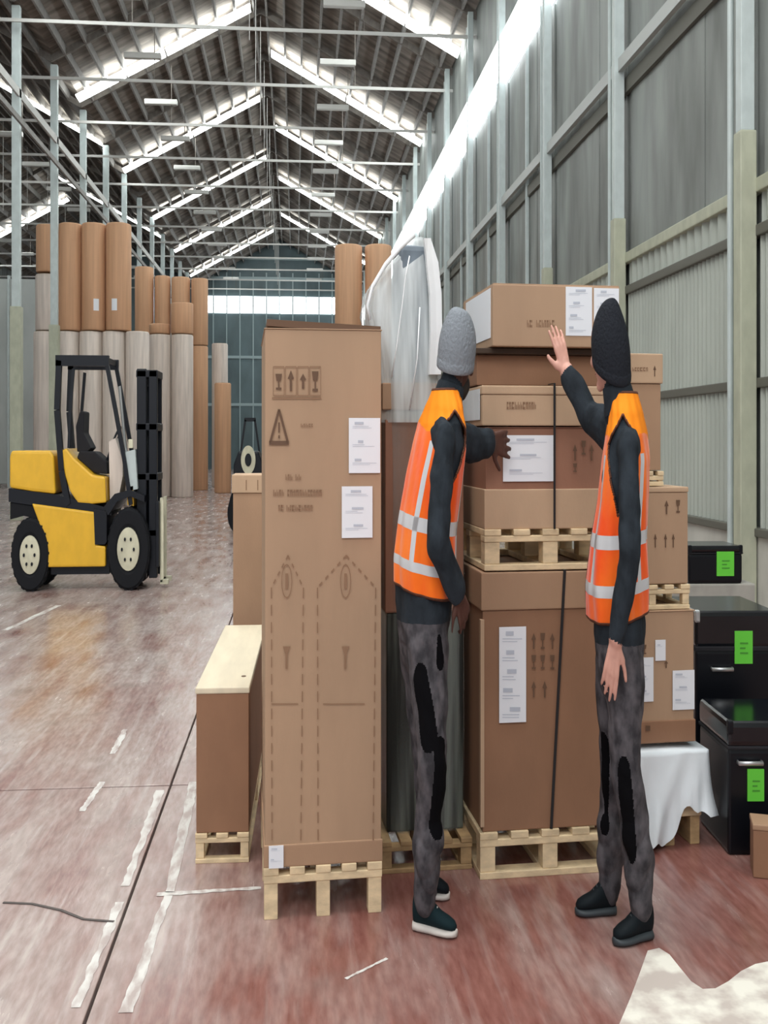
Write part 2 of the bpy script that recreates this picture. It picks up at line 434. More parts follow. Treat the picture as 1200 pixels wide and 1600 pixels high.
# right wall
wr = structure('wall_right')
ZC0, ZC1 = CAMH + 5.62, CAMH + 6.25    # clerestory
ZW, ZD, ZM, ZP = CAMH + 1.80, CAMH + 1.50, CAMH + .42, CAMH - .66
cols_y = [13.4 + BAY * k for k in range(-4, 16)]
build('upper_band', bx(BM(), XR, XR + .15, Y0, Y1, ZC1, ZE + .1), 'panel_up', wr)
build('plinth', bx(BM(), XR - .10, XR + .2, Y0, Y1, 0, ZP), 'plinth', wr)
build('plinth_cap', bx(BM(), XR - .16, XR + .1, Y0, Y1, ZP - .01, ZP + .05, .01), 'dark_trim', wr)
build('high_rail', beam(BM(), (XR - .22, Y0, CAMH + 3.71), (XR - .22, Y1, CAMH + 3.71), .10, .13), 'rail', wr)
build('girt', bx(BM(), XR - .10, XR, Y0, Y1, CAMH + 3.45, CAMH + 3.60), 'dark_trim', wr)
build('wainscot_rail', bx(BM(), XR - .14, XR, Y0, Y1, ZW - .04, ZW + .06, .01), 'col_green', wr)
build('girt', bx(BM(), XR - .14, XR, Y0, Y1, ZD - .05, ZD + .03, .01), 'dark_trim', wr)
build('girt', bx(BM(), XR - .12, XR, Y0, Y1, ZM - .04, ZM + .03, .01), 'dark_trim', wr)
def corrugated(y0, y1, z0, z1, pitch=.16, amp=.045, x=XR):
    bm = BM(); n = int((y1 - y0) / pitch) * 6; A = []; B = []
    for i in range(n + 1):
        y = y0 + (y1 - y0) * i / n; dx = amp * math.sin(2 * math.pi * (y - y0) / pitch)
        A.append(bm.verts.new((x - .04 + dx, y, z0))); B.append(bm.verts.new((x - .04 + dx, y, z1)))
    for i in range(n): bm.faces.new((A[i], B[i], B[i + 1], A[i + 1]))
    return bm
bays = [(a, a + BAY) for a in [13.4 + BAY * k for k in range(-4, 16)] if a + BAY <= Y1 + .5]
for (a, b) in bays:
    near = a < 30
    build('backing_panel', bx(BM(), XR + .02, XR + .15, a, b, ZP, ZC0), 'panel_up', wr)
    for k in range(3):                                   # weathered upper sheets
        s = a + .12 + (BAY - .24) * k / 3; e = a + .12 + (BAY - .24) * (k + 1) / 3
        build('wall_sheet', bx(BM(), XR - .02 - .012 * (k % 2), XR + .02, s, e - .02, ZW + .06, CAMH + 3.45, .006), 'panel_up', wr)
        build('wall_sheet', bx(BM(), XR - .02 - .012 * (k % 2), XR + .02, s, e - .02, CAMH + 3.60, ZC0 - .03, .006), 'panel_up', wr)
    build('corrugated_sheet', corrugated(a + .12, b - .12, ZM + .03, ZD - .05, .16 if near else .32), 'panel_lo', wr, smooth=True)
    build('corrugated_sheet', corrugated(a + .12, b - .12, ZP + .05, ZM - .04, .16 if near else .32), 'panel_lo', wr, smooth=True)
    build('fascia_sheet', corrugated(a + .12, b - .12, ZD + .03, ZW - .04, .3), 'panel_lo', wr, smooth=True)
    w = build('window_pane', bx(BM(), XR - .32, XR - .02, a + .02, b - .02, ZC0, ZC1), 'clerestory', wr)
for y in cols_y:
    bm = BM()
    bx(bm, XR - .34, XR - .14, y - .09, y + .09, CAMH + 2.2, ZE - .1, .01)
    build('steel_column', bm, 'col_blue', wr)
    bm = BM(); bx(bm, XR - .36, XR - .12, y - .12, y + .12, 0, CAMH + 2.2, .015)
    build('column_foot', bm, 'col_green', wr)
    build('down_pipe', tube(BM(), [(XR - .28, y + .38, 0), (XR - .28, y + .38, ZE - .3)], .045), 'col_blue', wr)
    bm = BM(); beam(bm, (XR - .10, y + BAY / 2, ZW + .06), (XR - .10, y + BAY / 2, ZC0 - .02), .10, .08); 
    if y + BAY / 2 > 24: build('mullion', bm, 'col_blue', wr)

# far wall
fw = structure('wall_back')
bm = BM()
for xc in (XRIDGE, XRIDGE - NAVE):
    prism(bm, [(xc - NAVE / 2, 0), (xc + NAVE / 2, 0), (xc + NAVE / 2, ZE), (xc, ZR), (xc - NAVE / 2, ZE)], Y1, Y1 + .3)
build('end_wall', bm, 'far', fw)
for k in range(13):
    x = XL + .3 + k * 1.33
    build('mullion', beam(BM(), (x, Y1 - .12, 0), (x, Y1 - .12, ZE + .6), .10, .12), 'far_rail', fw)
for z in (3.2, 5.6, 9.6, 10.6):
    build('cross_rail', bx(BM(), XL, XR, Y1 - .15, Y1 - .02, z, z + .14), 'far_rail', fw)
build('window_pane', bx(BM(), XL + .8, XR - .9, Y1 - .08, Y1 - .01, 7.9, 8.75), 'clerestory', fw)
build('door_leaf', bx(BM(), XRIDGE - 4, XRIDGE + 4, Y1 - .10, Y1 - .01, 0, 5.4, .02), 'far', fw)

# left colonnade, second nave and its outer wall
wl = structure('wall_left')
for k in range(0, 16):
    y = 35.9 + (k - 4) * BAY
    if y > Y1: continue
    build('steel_column', bx(BM(), XL - .14, XL + .14, y - .12, y + .12, CAMH + 2.4, ZE - .2, .01), 'col_blue', wl)
    build('column_foot', bx(BM(), XL - .19, XL + .19, y - .17, y + .17, 0, CAMH + 2.4, .015), 'col_green', wl)
build('gutter_beam', beam(BM(), (XL + .1, Y0, CAMH + 6.2), (XL + .1, Y1, CAMH + 6.2), .08, .15), 'tie', wl)
build('cable_tray', beam(BM(), (XL + .5, Y0, CAMH + 5.5), (XL + .5, Y1, CAMH + 5.5), .08, .10), 'roof_steel', wl)
build('outer_wall', bx(BM(), -27, -26.4, Y0, Y1, 0, ZE + .1), 'panel_up', wl)
for k in range(19):
    y = 2 + k * BAY
    build('window_pane', bx(BM(), -26.4, -26.34, y, y + 1.4, ZC0 + .2, ZC1), 'clerestory', wl)
pt = structure('trim_1')
for k in range(9):
    x = -26.3 + k * 1.75
    build('partition_panel', bx(BM(), x, x + 1.70, 62, 62.15, .1, 6.4, .02), 'partition', pt)
    build('post', bx(BM(), x + 1.68, x + 1.79, 61.9, 62.2, 0, 6.5), 'col_blue', pt)

# =================================================================== BOXES AND PALLETS
def frame_thing(name, label, cat, pl, yc, rot, z, group=None):
    """origin at the front left bottom corner, seen at pixel column pl, distance yc"""
    p = P(pl, HOR, yc)
    t = thing(name, label, cat, (p.x, p.y, z), rot, group)
    t['yc'] = yc
    fr = dict(t=t, o=Vector((p.x, p.y, 0)), rot=rot, z=z)
    fr['n'] = Vector((math.sin(rot), -math.cos(rot), 0))     # front normal
    fr['d'] = Vector((math.cos(rot), math.sin(rot), 0))
    fr['b'] = -fr['n']
    return fr
def width_to(fr, pr):
    h = hit(pr, HOR, fr['o'], fr['n']); return (h - fr['o']).dot(fr['d'])
def loc_px(fr, px, py, off=0.0):
    h = hit(px, py, fr['o'] + fr['n'] * off, fr['n'])
    r = h - fr['o']
    return r.dot(fr['d']), r.dot(fr['b']), h.z - fr['z']
def decal(fr, pts, off=.002, mi=0, bm=None):
    """flat print on the front plane given pixel corners"""
    q = [Vector(loc_px(fr, *p, off=off)) for p in pts]
    vs_ = [bm.verts.new(v) for v in q]; f = bm.faces.new(vs_); f.normal_update()
    if f.normal.y > 0: f.normal_flip()
    f.material_index = mi
def rect(x0, y0, x1, y1): return [(x0, y0), (x1, y0), (x1, y1), (x0, y1)]
def line(bm, fr, a, b, w, off=.002, mi=0):
    ax, ay = a; bx_, by = b; L_ = math.hypot(bx_ - ax, (by - ay) / 2)
    if L_ == 0: return
    nx, ny = -(by - ay) / 2 / L_ * w / 2, (bx_ - ax) / L_ * w / 2 * 2
    decal(fr, [(ax + nx, ay + ny), (bx_ + nx, by + ny), (bx_ - nx, by - ny), (ax - nx, ay - ny)], off, mi, bm)
def dashes(bm, fr, a, b, w, on, offl, mi=0):
    L_ = math.hypot(b[0] - a[0], b[1] - a[1]); t = 0
    while t < L_:
        e = min(L_, t + on)
        pa = (a[0] + (b[0] - a[0]) * t / L_, a[1] + (b[1] - a[1]) * t / L_); pb = (a[0] + (b[0] - a[0]) * e / L_, a[1] + (b[1] - a[1]) * e / L_)
        line(bm, fr, pa, pb, w, mi=mi); t += on + offl
def label_sheet(fr, x0, y0, x1, y1, seed=1, off=.003, slots=3, name='label'):
    bm = BM(); x, y, z = loc_px(fr, x0, y0, off); X, Y, Z = loc_px(fr, x1, y1, off)
    bx(bm, x, X, y - .001, y + .002, Z, z)
    l = build(name, bm, 'paper', fr['t'])
    r = random.Random(seed); bm = BM()
    H_ = (y1 - y0)
    for i in range(slots):
        yy = y0 + H_ * (i + .22) / slots; w = (x1 - x0)
        xa = x0 + w * r.uniform(.12, .4)
        decal(fr, rect(xa, yy, xa + w * r.uniform(.15, .4), yy + H_ * .045), off + .003, 0, bm)
        decal(fr, rect(x0 + w * .12, yy + H_ * .075, x0 + w * r.uniform(.5, .88), yy + H_ * .083), off + .003, 0, bm)
        decal(fr, rect(x0 + w * .12, yy + H_ * .105, x0 + w * r.uniform(.5, .88), yy + H_ * .112), off + .003, 0, bm)
    build('label_print', bm, 'paper_ink', l)
    return l
def arrows_icon(bm, fr, x0, y0, x1, y1, mi=0):
    bm = BM()
    w = x1 - x0; h = y1 - y0; cx = (x0 + x1) / 2
    decal(fr, [(cx, y0 + h * .12), (x1 - w * .2, y0 + h * .42), (x0 + w * .2, y0 + h * .42)], .002, mi, bm)
    decal(fr, rect(cx - w * .1, y0 + h * .42, cx + w * .1, y0 + h * .85), .002, mi, bm)
    build('arrow_symbol', bm, 'ink', fr['t'])
def glass_icon(bm, fr, x0, y0, x1, y1, mi=0):
    bm = BM()
    w = x1 - x0; h = y1 - y0; cx = (x0 + x1) / 2
    decal(fr, [(x0 + w * .2, y0 + h * .12), (x1 - w * .2, y0 + h * .12), (x1 - w * .3, y0 + h * .45), (x0 + w * .3, y0 + h * .45)], .002, mi, bm)
    decal(fr, rect(cx - w * .06, y0 + h * .45, cx + w * .06, y0 + h * .75), .002, mi, bm)
    decal(fr, rect(x0 + w * .25, y0 + h * .75, x1 - w * .25, y0 + h * .85), .002, mi, bm)
    build('glass_symbol', bm, 'ink', fr['t'])
def frame_rect(bm, fr, x0, y0, x1, y1, w, mi=0):
    line(bm, fr, (x0, y0), (x1, y0), w, mi=mi); line(bm, fr, (x1, y0), (x1, y1), w, mi=mi)
    line(bm, fr, (x1, y1), (x0, y1), w, mi=mi); line(bm, fr, (x0, y1), (x0, y0), w, mi=mi)
def text_row(bm, fr, x0, x1, y, h, seed, mi=0):
    r = random.Random(seed); x = x0
    while x < x1:
        w = r.uniform(2.2, 4.2)
        if r.random() > .16:
            k = r.choice((0, 1, 2))
            decal(fr, rect(x, y, x + w * .35, y + h), .002, mi, bm)
            if k: decal(fr, rect(x, y, x + w, y + h * .3), .002, mi, bm)
            if k == 2: decal(fr, rect(x, y + h * .7, x + w, y + h), .002, mi, bm)
            else: decal(fr, rect(x + w * .6, y + h * .4, x + w, y + h), .002, mi, bm)
        x += w + 1.2

def pallet(label, pl, pr, yc, rot, z, h, depth, blocks=(0, .5, 1), bw=.11, wood='wood', bottom=True, deck=5, group=None, over=0.0, parts_only=None):
    fr = frame_thing('wooden_pallet', label, 'pallet', pl, yc, rot, z, group)
    w = width_to(fr, pr); t = fr['t']
    tb = .022 * h / .144 * 1.0; tb = max(.016, tb)
    topd = h - tb; st = topd - tb
    # deck boards run front to back and show their ends at the front
    dw = w / (deck + (deck - 1) * .75)
    for i in range(deck):
        x = i * dw * 1.75
        build('deck_board', bx(BM(), x, x + dw, -.004, depth, topd, h, .003), wood, t)
    for y in (0, depth / 2 - bw / 2, depth - bw):
        build('stringer_board', bx(BM(), 0, w, y, y + bw, st, topd - .0005, .003), wood, t)
    bb = tb if bottom else 0
    for f in blocks:
        for y in (0.006, depth / 2 - bw / 2, depth - bw):
            x = f * (w - bw)
            build('block', bx(BM(), x + .003, x + bw - .003, y, y + bw - .004, bb if bottom else 0, st - .0005, .003), wood, t)
        if bottom: pass
    if bottom:
        for y in (0, depth - bw):
            build('bottom_board', bx(BM(), 0, w, y, y + bw, 0, bb - .0005, .003), wood, t)
        for f in blocks:
            if 0 < depth - 2 * bw - .01:
                build('bottom_board', bx(BM(), f * (w - bw), f * (w - bw) + bw, bw + .004, depth - bw - .004, 0, bb - .0005, .003), wood, t)
    return fr, w
def carton(label, pl, pr, yc, rot, z0, z1, depth, m='card', lid=None, lidm=None, cat='box', tray=None, traym=None, dy=0.0, seam=True, group=None, taped=True, proud=.008):
    fr = frame_thing('cardboard_box', label, cat, pl, yc, rot, z0, group)
    w = width_to(fr, pr); t = fr['t']; h = z1 - z0
    lb = h - (lid or 0); tb_ = tray or 0
    build('body', bx(BM(), proud if (lid or tray) else 0, w - (proud if (lid or tray) else 0), proud if (lid or tray) else 0, depth, tb_ * .0 + .001, lb if lid else h - .003, .004), m, t)
    if lid:
        build('lid', bx(BM(), 0, w, 0, depth + proud, lb + .001, h, .005), lidm or m, t)
    else:
        fl = BM()
        bx(fl, .003, w - .003, .003, depth / 2 - .004, h - .003, h, .001); bx(fl, .003, w - .003, depth / 2 + .004, depth - .003, h - .003, h, .001)
        build('flap', fl, m, t)
        if taped: build('tape', bx(BM(), -.001, w + .001, depth / 2 - .025, depth / 2 + .025, h - .0005, h + .001), 'tape', t)
    if tray:
        build('base_tray', bx(BM(), 0, w, 0, depth + proud, 0, tb_, .004), traym or m, t)
    return fr, w

def zh(py, yc): return CAMH - (py - HOR) * yc / (2 * F)

# ---- tall carton in the centre
yT = 5.72; rT = math.radians(3)
pfr, pw = pallet('short pale pallet on three leg blocks beneath the tallest cardboard box', 412, 597, yT, rT, 0, zh(1357, yT), 1.12, bottom=False, bw=.085)
fr, w = carton('tallest cardboard box with warning triangle and dashed outlines, standing on its pallet', 412, 598, yT, rT, zh(1357, yT), zh(512, yT), 1.08, 'card', tray=zh(1322, yT) - zh(1357, yT), traym='card_mid', taped=False)
build('open_flap', prism(BM(), [(.02, 1.588), (w - .005, 1.570), (w - .005, 1.592), (.02, 1.608)], .05, 1.0), 'ink', fr['t'])
bm = BM()
for i in range(4):
    x0 = 427 + i * 19; frame_rect(bm, fr, x0, 573, x0 + 17, 618, .9)
build('print_frames', bm, 'ink_soft', fr['t'])
bm = BM(); arrows_icon(bm, fr, 446, 573, 463, 618); glass_icon(bm, fr, 427, 580, 444, 614); glass_icon(bm, fr, 484, 575, 501, 618); arrows_icon(bm, fr, 465, 580, 482, 612)
line(bm, fr, (425, 622), (502, 622), 1.2)
build('underline', bm, 'ink_soft', fr['t'])
bm = BM(); line(bm, fr, (436, 640), (422, 692), 3.2); line(bm, fr, (436, 640), (450, 692), 3.2); line(bm, fr, (420.5, 692), (451.5, 692), 3.2); decal(fr, rect(434.8, 660, 437.2, 676), .002, 0, bm); decal(fr, rect(434.8, 680, 437.2, 685), .002, 0, bm)
build('warning_triangle', bm, 'ink', fr['t'])
bm = BM(); text_row(bm, fr, 446, 478, 741, 9, 1); text_row(bm, fr, 427, 501, 765, 10, 2); text_row(bm, fr, 435, 488, 789, 9, 3); text_row(bm, fr, 470, 487, 662, 5, 9)
build('printed_text', bm, 'ink_soft', fr['t'])
bm = BM()
for (xa, xb, xm, yt, ys_) in ((424, 474, 450, 868, 918), (496, 587, 541, 868, 918)):
    bm = BM()
    dashes(bm, fr, (xm, yt), (xa, ys_), 1.7, 7, 7); dashes(bm, fr, (xm, yt), (xb, ys_), 1.7, 7, 7)
    dashes(bm, fr, (xa, ys_), (xa + 1, 1315), 1.5, 17, 10); dashes(bm, fr, (xb, ys_), (xb - 4, 1315), 1.5, 17, 10)
    build('dashed_outline', bm, 'ink_soft', fr['t'])
bm = BM()
for cx in (448, 540):
    bm = BM()
    tube_pts = [(cx + 8 * math.cos(a), 908 + 26 * math.sin(a)) for a in np.linspace(0, 2 * math.pi, 17)]
    for a, b in zip(tube_pts, tube_pts[1:]): line(bm, fr, a, b, 1.0)
    decal(fr, rect(cx - 2, 896, cx + 2, 920), .0025, 0, bm)
    decal(fr, [(cx - 6, 1010), (cx + 6, 1010), (cx + 1, 1022), (cx + 1, 1045), (cx - 2, 1045), (cx - 2, 1022)], .0025, 0, bm)
    build('opening_symbol', bm, 'ink_soft', fr['t'])
for a_, b_ in ((424, 466), (505, 570)):
    bm = BM(); line(bm, fr, (a_, 1100), (b_, 1100), .8); build('printed_line', bm, 'ink_soft', fr['t'])
label_sheet(fr, 545, 653, 594, 739, 3); label_sheet(fr, 534, 760, 582, 840, 5); label_sheet(fr, 420, 1322, 443, 1356, 8, off=.012, slots=2)

# ---- low long crate left
yL = 6.49; rL = math.radians(-1)
pallet('small pale pallet with one opening beneath the low long box on the left', 305, 389, yL, rL, 0, zh(1303, yL), 2.15, blocks=(0, 1), bw=.06, deck=3)
fr, w = carton('low long brown box with pale plywood lid left of the tallest box', 305, 390, yL, rL, zh(1303, yL), zh(1075, yL), 2.22, 'card_dark', lid=.022, lidm='ply', proud=.006)
bm = BM(); lathe(bm, [(.016, -.001), (.016, .002)], 12, 'z', (w - .06, .30, zh(1075, yL) - zh(1303, yL))); build('knot_hole', bm, 'ink', fr['t'])
# ---- box behind it
yM = 9.0
fr, w = carton('upright brown box with pale lid standing behind the low long box', 362, 452, yM, math.radians(0), 0, zh(742, yM), .5, 'card_mid', lid=.085, lidm='card_light', proud=.012)
bm = BM(); 
for x in (384, 402):
    bm = BM(); decal(fr, rect(x, 750, x + 1.5, 766), .003, 0, bm); build('printed_line', bm, 'ink_soft', fr['t'])

# ---- big stack in the middle right
yS = 6.25; rS = math.radians(3)
z1_ = zh(1302, yS); z2_ = zh(895, yS); z3_ = zh(828, yS)
pallet('pale wooden pallet on the floor beneath the big strapped box', 750, 968, yS, rS, 0, z1_, 1.0, bw=.105)
fr, w = carton('big brown strapped box with lid and long white label on floor pallet', 752, 966, yS, rS, z1_, z2_, .98, 'card_dark', lid=zh(895, yS) - zh(955, yS), lidm='card_mid', proud=.012)
label_sheet(fr, 780, 980, 822, 1128, 11, slots=5)
bm = BM()
for (a, b) in ((828, 985), (842, 985), (857, 985)):
    (arrows_icon if a != 842 else glass_icon)(bm, fr, a, b, a + 12, b + 34)
for a in (828, 842, 857): glass_icon(bm, fr, a, 1020, a + 12, 1050)
for a in (828, 845): arrows_icon(bm, fr, a, 1060, a + 12, 1095)
build('corner_protector', bx(BM(), -.006, .018, -.006, .03, .02, z2_ - z1_ - .15), 'card_light', fr['t'])
fs = frame_thing('strap', 'black packing strap around the big lidded box', 'strap', 752, yS, rS, z1_)
xs_, _, _ = loc_px(fs, 882, 900); xe_, _, _ = loc_px(fs, 861, 1300)
bm = BM(); hh = z2_ - z1_
beam(bm, (xs_, -.005, hh + .003), (xe_, -.003, .002), .018, .003, up=(0, 1, 0)); beam(bm, (xs_, -.005, hh + .004), (xs_, .99, hh + .004), .018, .003); beam(bm, (xs_, .996, hh), (xe_, .996, .002), .018, .003, up=(0, 1, 0))
build('band', bm, 'strap', fs['t'])
# upper pallet + cartons on it
pallet('pale wooden pallet resting on top of the big strapped box', 757, 962, yS + .01, rS, z2_ + .005, z3_ - z2_ - .005, .95, bw=.105)
fr, w = carton('reddish brown box with white label and handling symbols on the raised pallet', 757, 955, yS + .02, rS, z3_, zh(667, yS), .92, 'card_red', tray=zh(765, yS) - zh(828, yS), traym='card_light', proud=.012)
label_sheet(fr, 786, 680, 865, 752, 17, slots=3, off=.0)
bm = BM()
arrows_icon(bm, fr, 893, 690, 904, 725); glass_icon(bm, fr, 906, 685, 918, 715); arrows_icon(bm, fr, 919, 690, 930, 725); glass_icon(bm, fr, 893, 722, 904, 740)
fr, w = carton('light brown lidded box directly on the reddish brown box', 753, 950, yS, rS, zh(667, yS) + .003, zh(602, yS), .95, 'card_light', lid=.03, lidm='card_light', proud=.004)
bm = BM(); text_row(bm, fr, 792, 838, 628, 11, 21); build('printed_text', bm, 'ink_soft', fr['t'])
build('side_label', bx(BM(), -.004, -.001, .05, .60, .02, .12), 'sheet', fr['t'])  # plastic film on the stack's side, added as a flat sheet
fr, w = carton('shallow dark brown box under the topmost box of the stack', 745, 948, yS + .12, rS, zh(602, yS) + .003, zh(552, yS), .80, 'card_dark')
fs = frame_thing('strap', 'black packing strap down the upper boxes of the stack', 'strap', 757, yS, rS, z3_)
xs_, _, _ = loc_px(fs, 866, 640); hz = zh(600, yS) - z3_
bm = BM(); beam(bm, (xs_, -.006, -.0), (xs_, -.006, hz + .002), .014, .003, up=(0, 1, 0)); beam(bm, (xs_, -.006, hz + .0035), (xs_, .11, hz + .0035), .014, .003)
build('band', bm, 'strap', fs['t'])
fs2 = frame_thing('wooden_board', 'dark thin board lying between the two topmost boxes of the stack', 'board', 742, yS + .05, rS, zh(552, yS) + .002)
ww = width_to(fs2, 960); build('board', bx(BM(), 0, ww, 0, .85, 0, .018, .003), 'dark_board', fs2['t'])  # thin dark slab added as the shadow line between the boxes
fr, w = carton('topmost box of the stack with two white labels, touched by an open hand', 770, 968, yS, rS, zh(552, yS) + .022, zh(442, yS), .85, 'card', taped=True)
label_sheet(fr, 884, 448, 925, 525, 23, slots=4); label_sheet(fr, 928, 450, 967, 525, 29, slots=4)
bm = BM(); text_row(bm, fr, 820, 866, 500, 11, 31); build('printed_text', bm, 'ink_soft', fr['t'])
build('side_label', bx(BM(), -.004, -.001, .05, .75, .03, zh(448, yS) - zh(552, yS) - .022), 'paper', fr['t'])

# ---- wrapped tall goods between the tall carton and the stack
yW = 6.45; rW = math.radians(3)
pallet('old yellowish pallet beneath the tall goods wrapped in clear film', 594, 738, yW - .12, rW, 0, zh(1305, yW), .80, bw=.08, wood='wood_dark')
fr = frame_thing('wrapped_goods', 'tall dark goods wrapped in clear film with a billowing white top', 'wrapped goods', 598, yW, rW, zh(1305, yW) + .002)
w = width_to(fr, 730); t = fr['t']; z0 = fr['z']
def zz(py): return zh(py, yW) - z0
build('dark_carton', bx(BM(), .03, w - .02, .03, .54, 0, zz(960), .008), mat('dark_green_panel', (0.17, 0.20, 0.17), .35, scale=3, col2=(0.018, 0.022, 0.019), streak=(5, 5, .4), lo=.42, hi=.68), t)  # pale streaks in the panel colour imitate highlights on the film
build('brown_panel', bx(BM(), .02, w - .02, .02, .52, zz(960) + .002, zz(655), .006), 'card_red', t)
build('cardboard_collar', bx(BM(), .0, w * .80, .01, .50, zz(640), zz(598), .004), 'card_mid', t)
X = lambda px: loc_px(fr, px, 600)[0]
build('grey_core', bx(BM(), X(628), X(672), .06, .42, zz(598), zz(378), .02), mat('blue_grey_core', (0.16, 0.20, 0.24), .5, var=.3, scale=4), t)
def film_loft(rings, n=56, amp=.012, seed=0, freq=9):
    """rings: list of (z, x0, x1, y0, y1) ; wavy rounded rectangle sections"""
    bm = BM(); R_ = []; rr = random.Random(seed); ph = [rr.uniform(0, 6.28) for _ in range(5)]
    for j, (z, x0, x1, y0, y1) in enumerate(rings):
        ring = []
        for k in range(n):
            a = 2 * math.pi * k / n
            c_, s_ = math.cos(a), math.sin(a); e = .45
            ux = math.copysign(abs(c_) ** e, c_); uy = math.copysign(abs(s_) ** e, s_)
            f = 1 + amp / .2 * (math.sin(freq * a + ph[0] + j * .35) * .6 + math.sin(freq * 2.3 * a + ph[1] - j * .5) * .4)
            ring.append(bm.verts.new(((x0 + x1) / 2 + ux * (x1 - x0) / 2 * f, (y0 + y1) / 2 + uy * (y1 - y0) / 2 * f, z)))
        R_.append(ring)
    for j in range(len(R_) - 1):
        for k in range(n): bm.faces.new((R_[j][k], R_[j][(k + 1) % n], R_[j + 1][(k + 1) % n], R_[j + 1][k]))
    return bm, R_
def X(px): return loc_px(fr, px, 600)[0]
levels = [(1304, 598, 733), (1270, 598, 732), (1180, 600, 733), (1080, 599, 733), (980, 600, 732), (880, 598, 733), (780, 600, 732), (690, 599, 731), (640, 597, 728)]
bm, _ = film_loft([(zz(y), X(a), X(b), -.0, .56) for y, a, b in levels], amp=.004, seed=2)
build('film', bm, 'film_dark', t, smooth=True)
levels = [(660, 596, 720), (600, 598, 694), (560, 592, 692), (520, 582, 692), (485, 573, 691), (450, 578, 690), (420, 600, 687), (395, 624, 681), (375, 641, 674), (364, 650, 667)]
bm, R_ = film_loft([(zz(y), X(a), X(b), -.02 + i * .012, .55 - i * .02) for i, (y, a, b) in enumerate(levels)], amp=.008, seed=5, freq=8)
bm.faces.new(R_[-1])
build('film_hood', bm, 'film', t, smooth=True)
bm = BM()
pts = [(680, 585), (682, 520), (681, 460), (676, 410), (668, 372)]
prev = None
A = []
for (x, y) in pts:
    p = loc_px(fr, x, y, .03); q = 9 if y > 400 else 5
    u = loc_px(fr, x + q, y, .02); v = loc_px(fr, x - q, y, .05)
    A.append((bm.verts.new(v), bm.verts.new(p), bm.verts.new(u), bm.verts.new((u[0], u[1] + .05, u[2])), bm.verts.new((v[0], v[1] + .05, v[2]))))
for a, b in zip(A, A[1:]):
    for i in range(5): bm.faces.new((a[i], a[(i + 1) % 5], b[(i + 1) % 5], b[i]))
bm.faces.new(A[0]); bm.faces.new(A[-1][::-1])
bmesh.ops.recalc_face_normals(bm, faces=bm.faces)
build('film_fold', bm, 'film_edge', t)
bm = BM()
for pts in (([(578, 500), (574, 478), (582, 448), (602, 414), (626, 386), (648, 366)]), ([(612, 590), (620, 540), (628, 480), (634, 430), (640, 400)]), ([(640, 640), (652, 560), (656, 480)])):
    tube(bm, [loc_px(fr, x, y, .02) for x, y in pts], [.004 if pts[0][0] != 578 else .010] * len(pts), 6)
build('film_fold', bm, 'film_edge', t, smooth=True)

# ---- stack right of the near worker
yE = 6.75; rE = math.radians(4)
fr, w = carton('brown box with a white label on each side on the sheeted crate', 955, 1087, yE, rE, zh(1165, yE), zh(957, yE), .75, 'card', tray=zh(1130, yE) - zh(1165, yE), traym='card_dark', proud=.01)
label_sheet(fr, 992, 1028, 1021, 1096, 41, off=.0); label_sheet(fr, 1051, 1048, 1085, 1108, 43, off=.0); label_sheet(fr, 1024, 1000, 1040, 1032, 47, slots=1, off=.0)
bm = BM(); glass_icon(bm, fr, 1003, 1005, 1012, 1025); arrows_icon(bm, fr, 1036, 1030, 1046, 1046); decal(fr, rect(1009, 1134, 1016, 1142), .012, 0, bm); build('hand_hole', bm, 'ink', fr['t'])
pallet('small pale pallet between the two boxes behind the right worker', 962, 1078, yE + .04, rE, zh(957, yE) + .002, zh(917, yE) - zh(957, yE) - .002, .6, bw=.055)
fr, w = carton('medium brown box with dark handling symbols behind the right worker', 965, 1076, yE + .04, rE, zh(917, yE) + .002, zh(762, yE), .6, 'card', lid=.02, lidm='card_light', proud=.004)
bm = BM()
for a in (1036, 1054): arrows_icon(bm, fr, a, 778, a + 11, 808) if a == 1036 else glass_icon(bm, fr, a, 778, a + 11, 805)
for a in (1020, 1036, 1048): arrows_icon(bm, fr, a, 830, a + 8, 860)
pallet('tiny pale pallet under the upper lidded box behind the right worker', 962, 1037, yE + .08, rE, zh(762, yE) + .003, zh(737, yE) - zh(762, yE) - .003, .5, bw=.04)
fr, w = carton('tall brown box with a light lid, highest behind the right worker', 962, 1036, yE + .08, rE, zh(737, yE) + .002, zh(550, yE), .5, 'card_mid', lid=zh(550, yE) - zh(598, yE), lidm='card_light', proud=.012)
bm = BM(); text_row(bm, fr, 988, 1014, 574, 6, 51); build('printed_text', bm, 'ink_soft', fr['t']); arrows_icon(None, fr, 1019, 568, 1027, 592)

# sheeted crate under it
fr = frame_thing('sheeted_crate', 'crate covered by a crumpled white plastic sheet beside the right worker', 'crate', 980, yE - .06, rE, 0)
w = width_to(fr, 1106); t = fr['t']; hC = zh(1168, yE) - .012
build('crate_body', bx(BM(), .03, w - .03, .03, .78, .10, hC - .006, .006), 'wood', t)
for x in (.04, w / 2, w - .11): build('foot', bx(BM(), x, x + .07, .04, .76, 0, .099, .004), 'wood_dark', t)
bm = BM(); n1, n2 = 60, 18; cols = []
per = [(0, .80), (0, 0), (w, 0), (w, .80)]
path = []
for (a, b, m_) in ((per[0], per[1], 12), (per[1], per[2], 34), (per[2], per[3], 14)):
    for i in range(m_): path.append((a[0] + (b[0] - a[0]) * i / m_, a[1] + (b[1] - a[1]) * i / m_, (b[1] - a[1], -(b[0] - a[0]))))
path.append((per[3][0], per[3][1], (1, 0)))
top = []
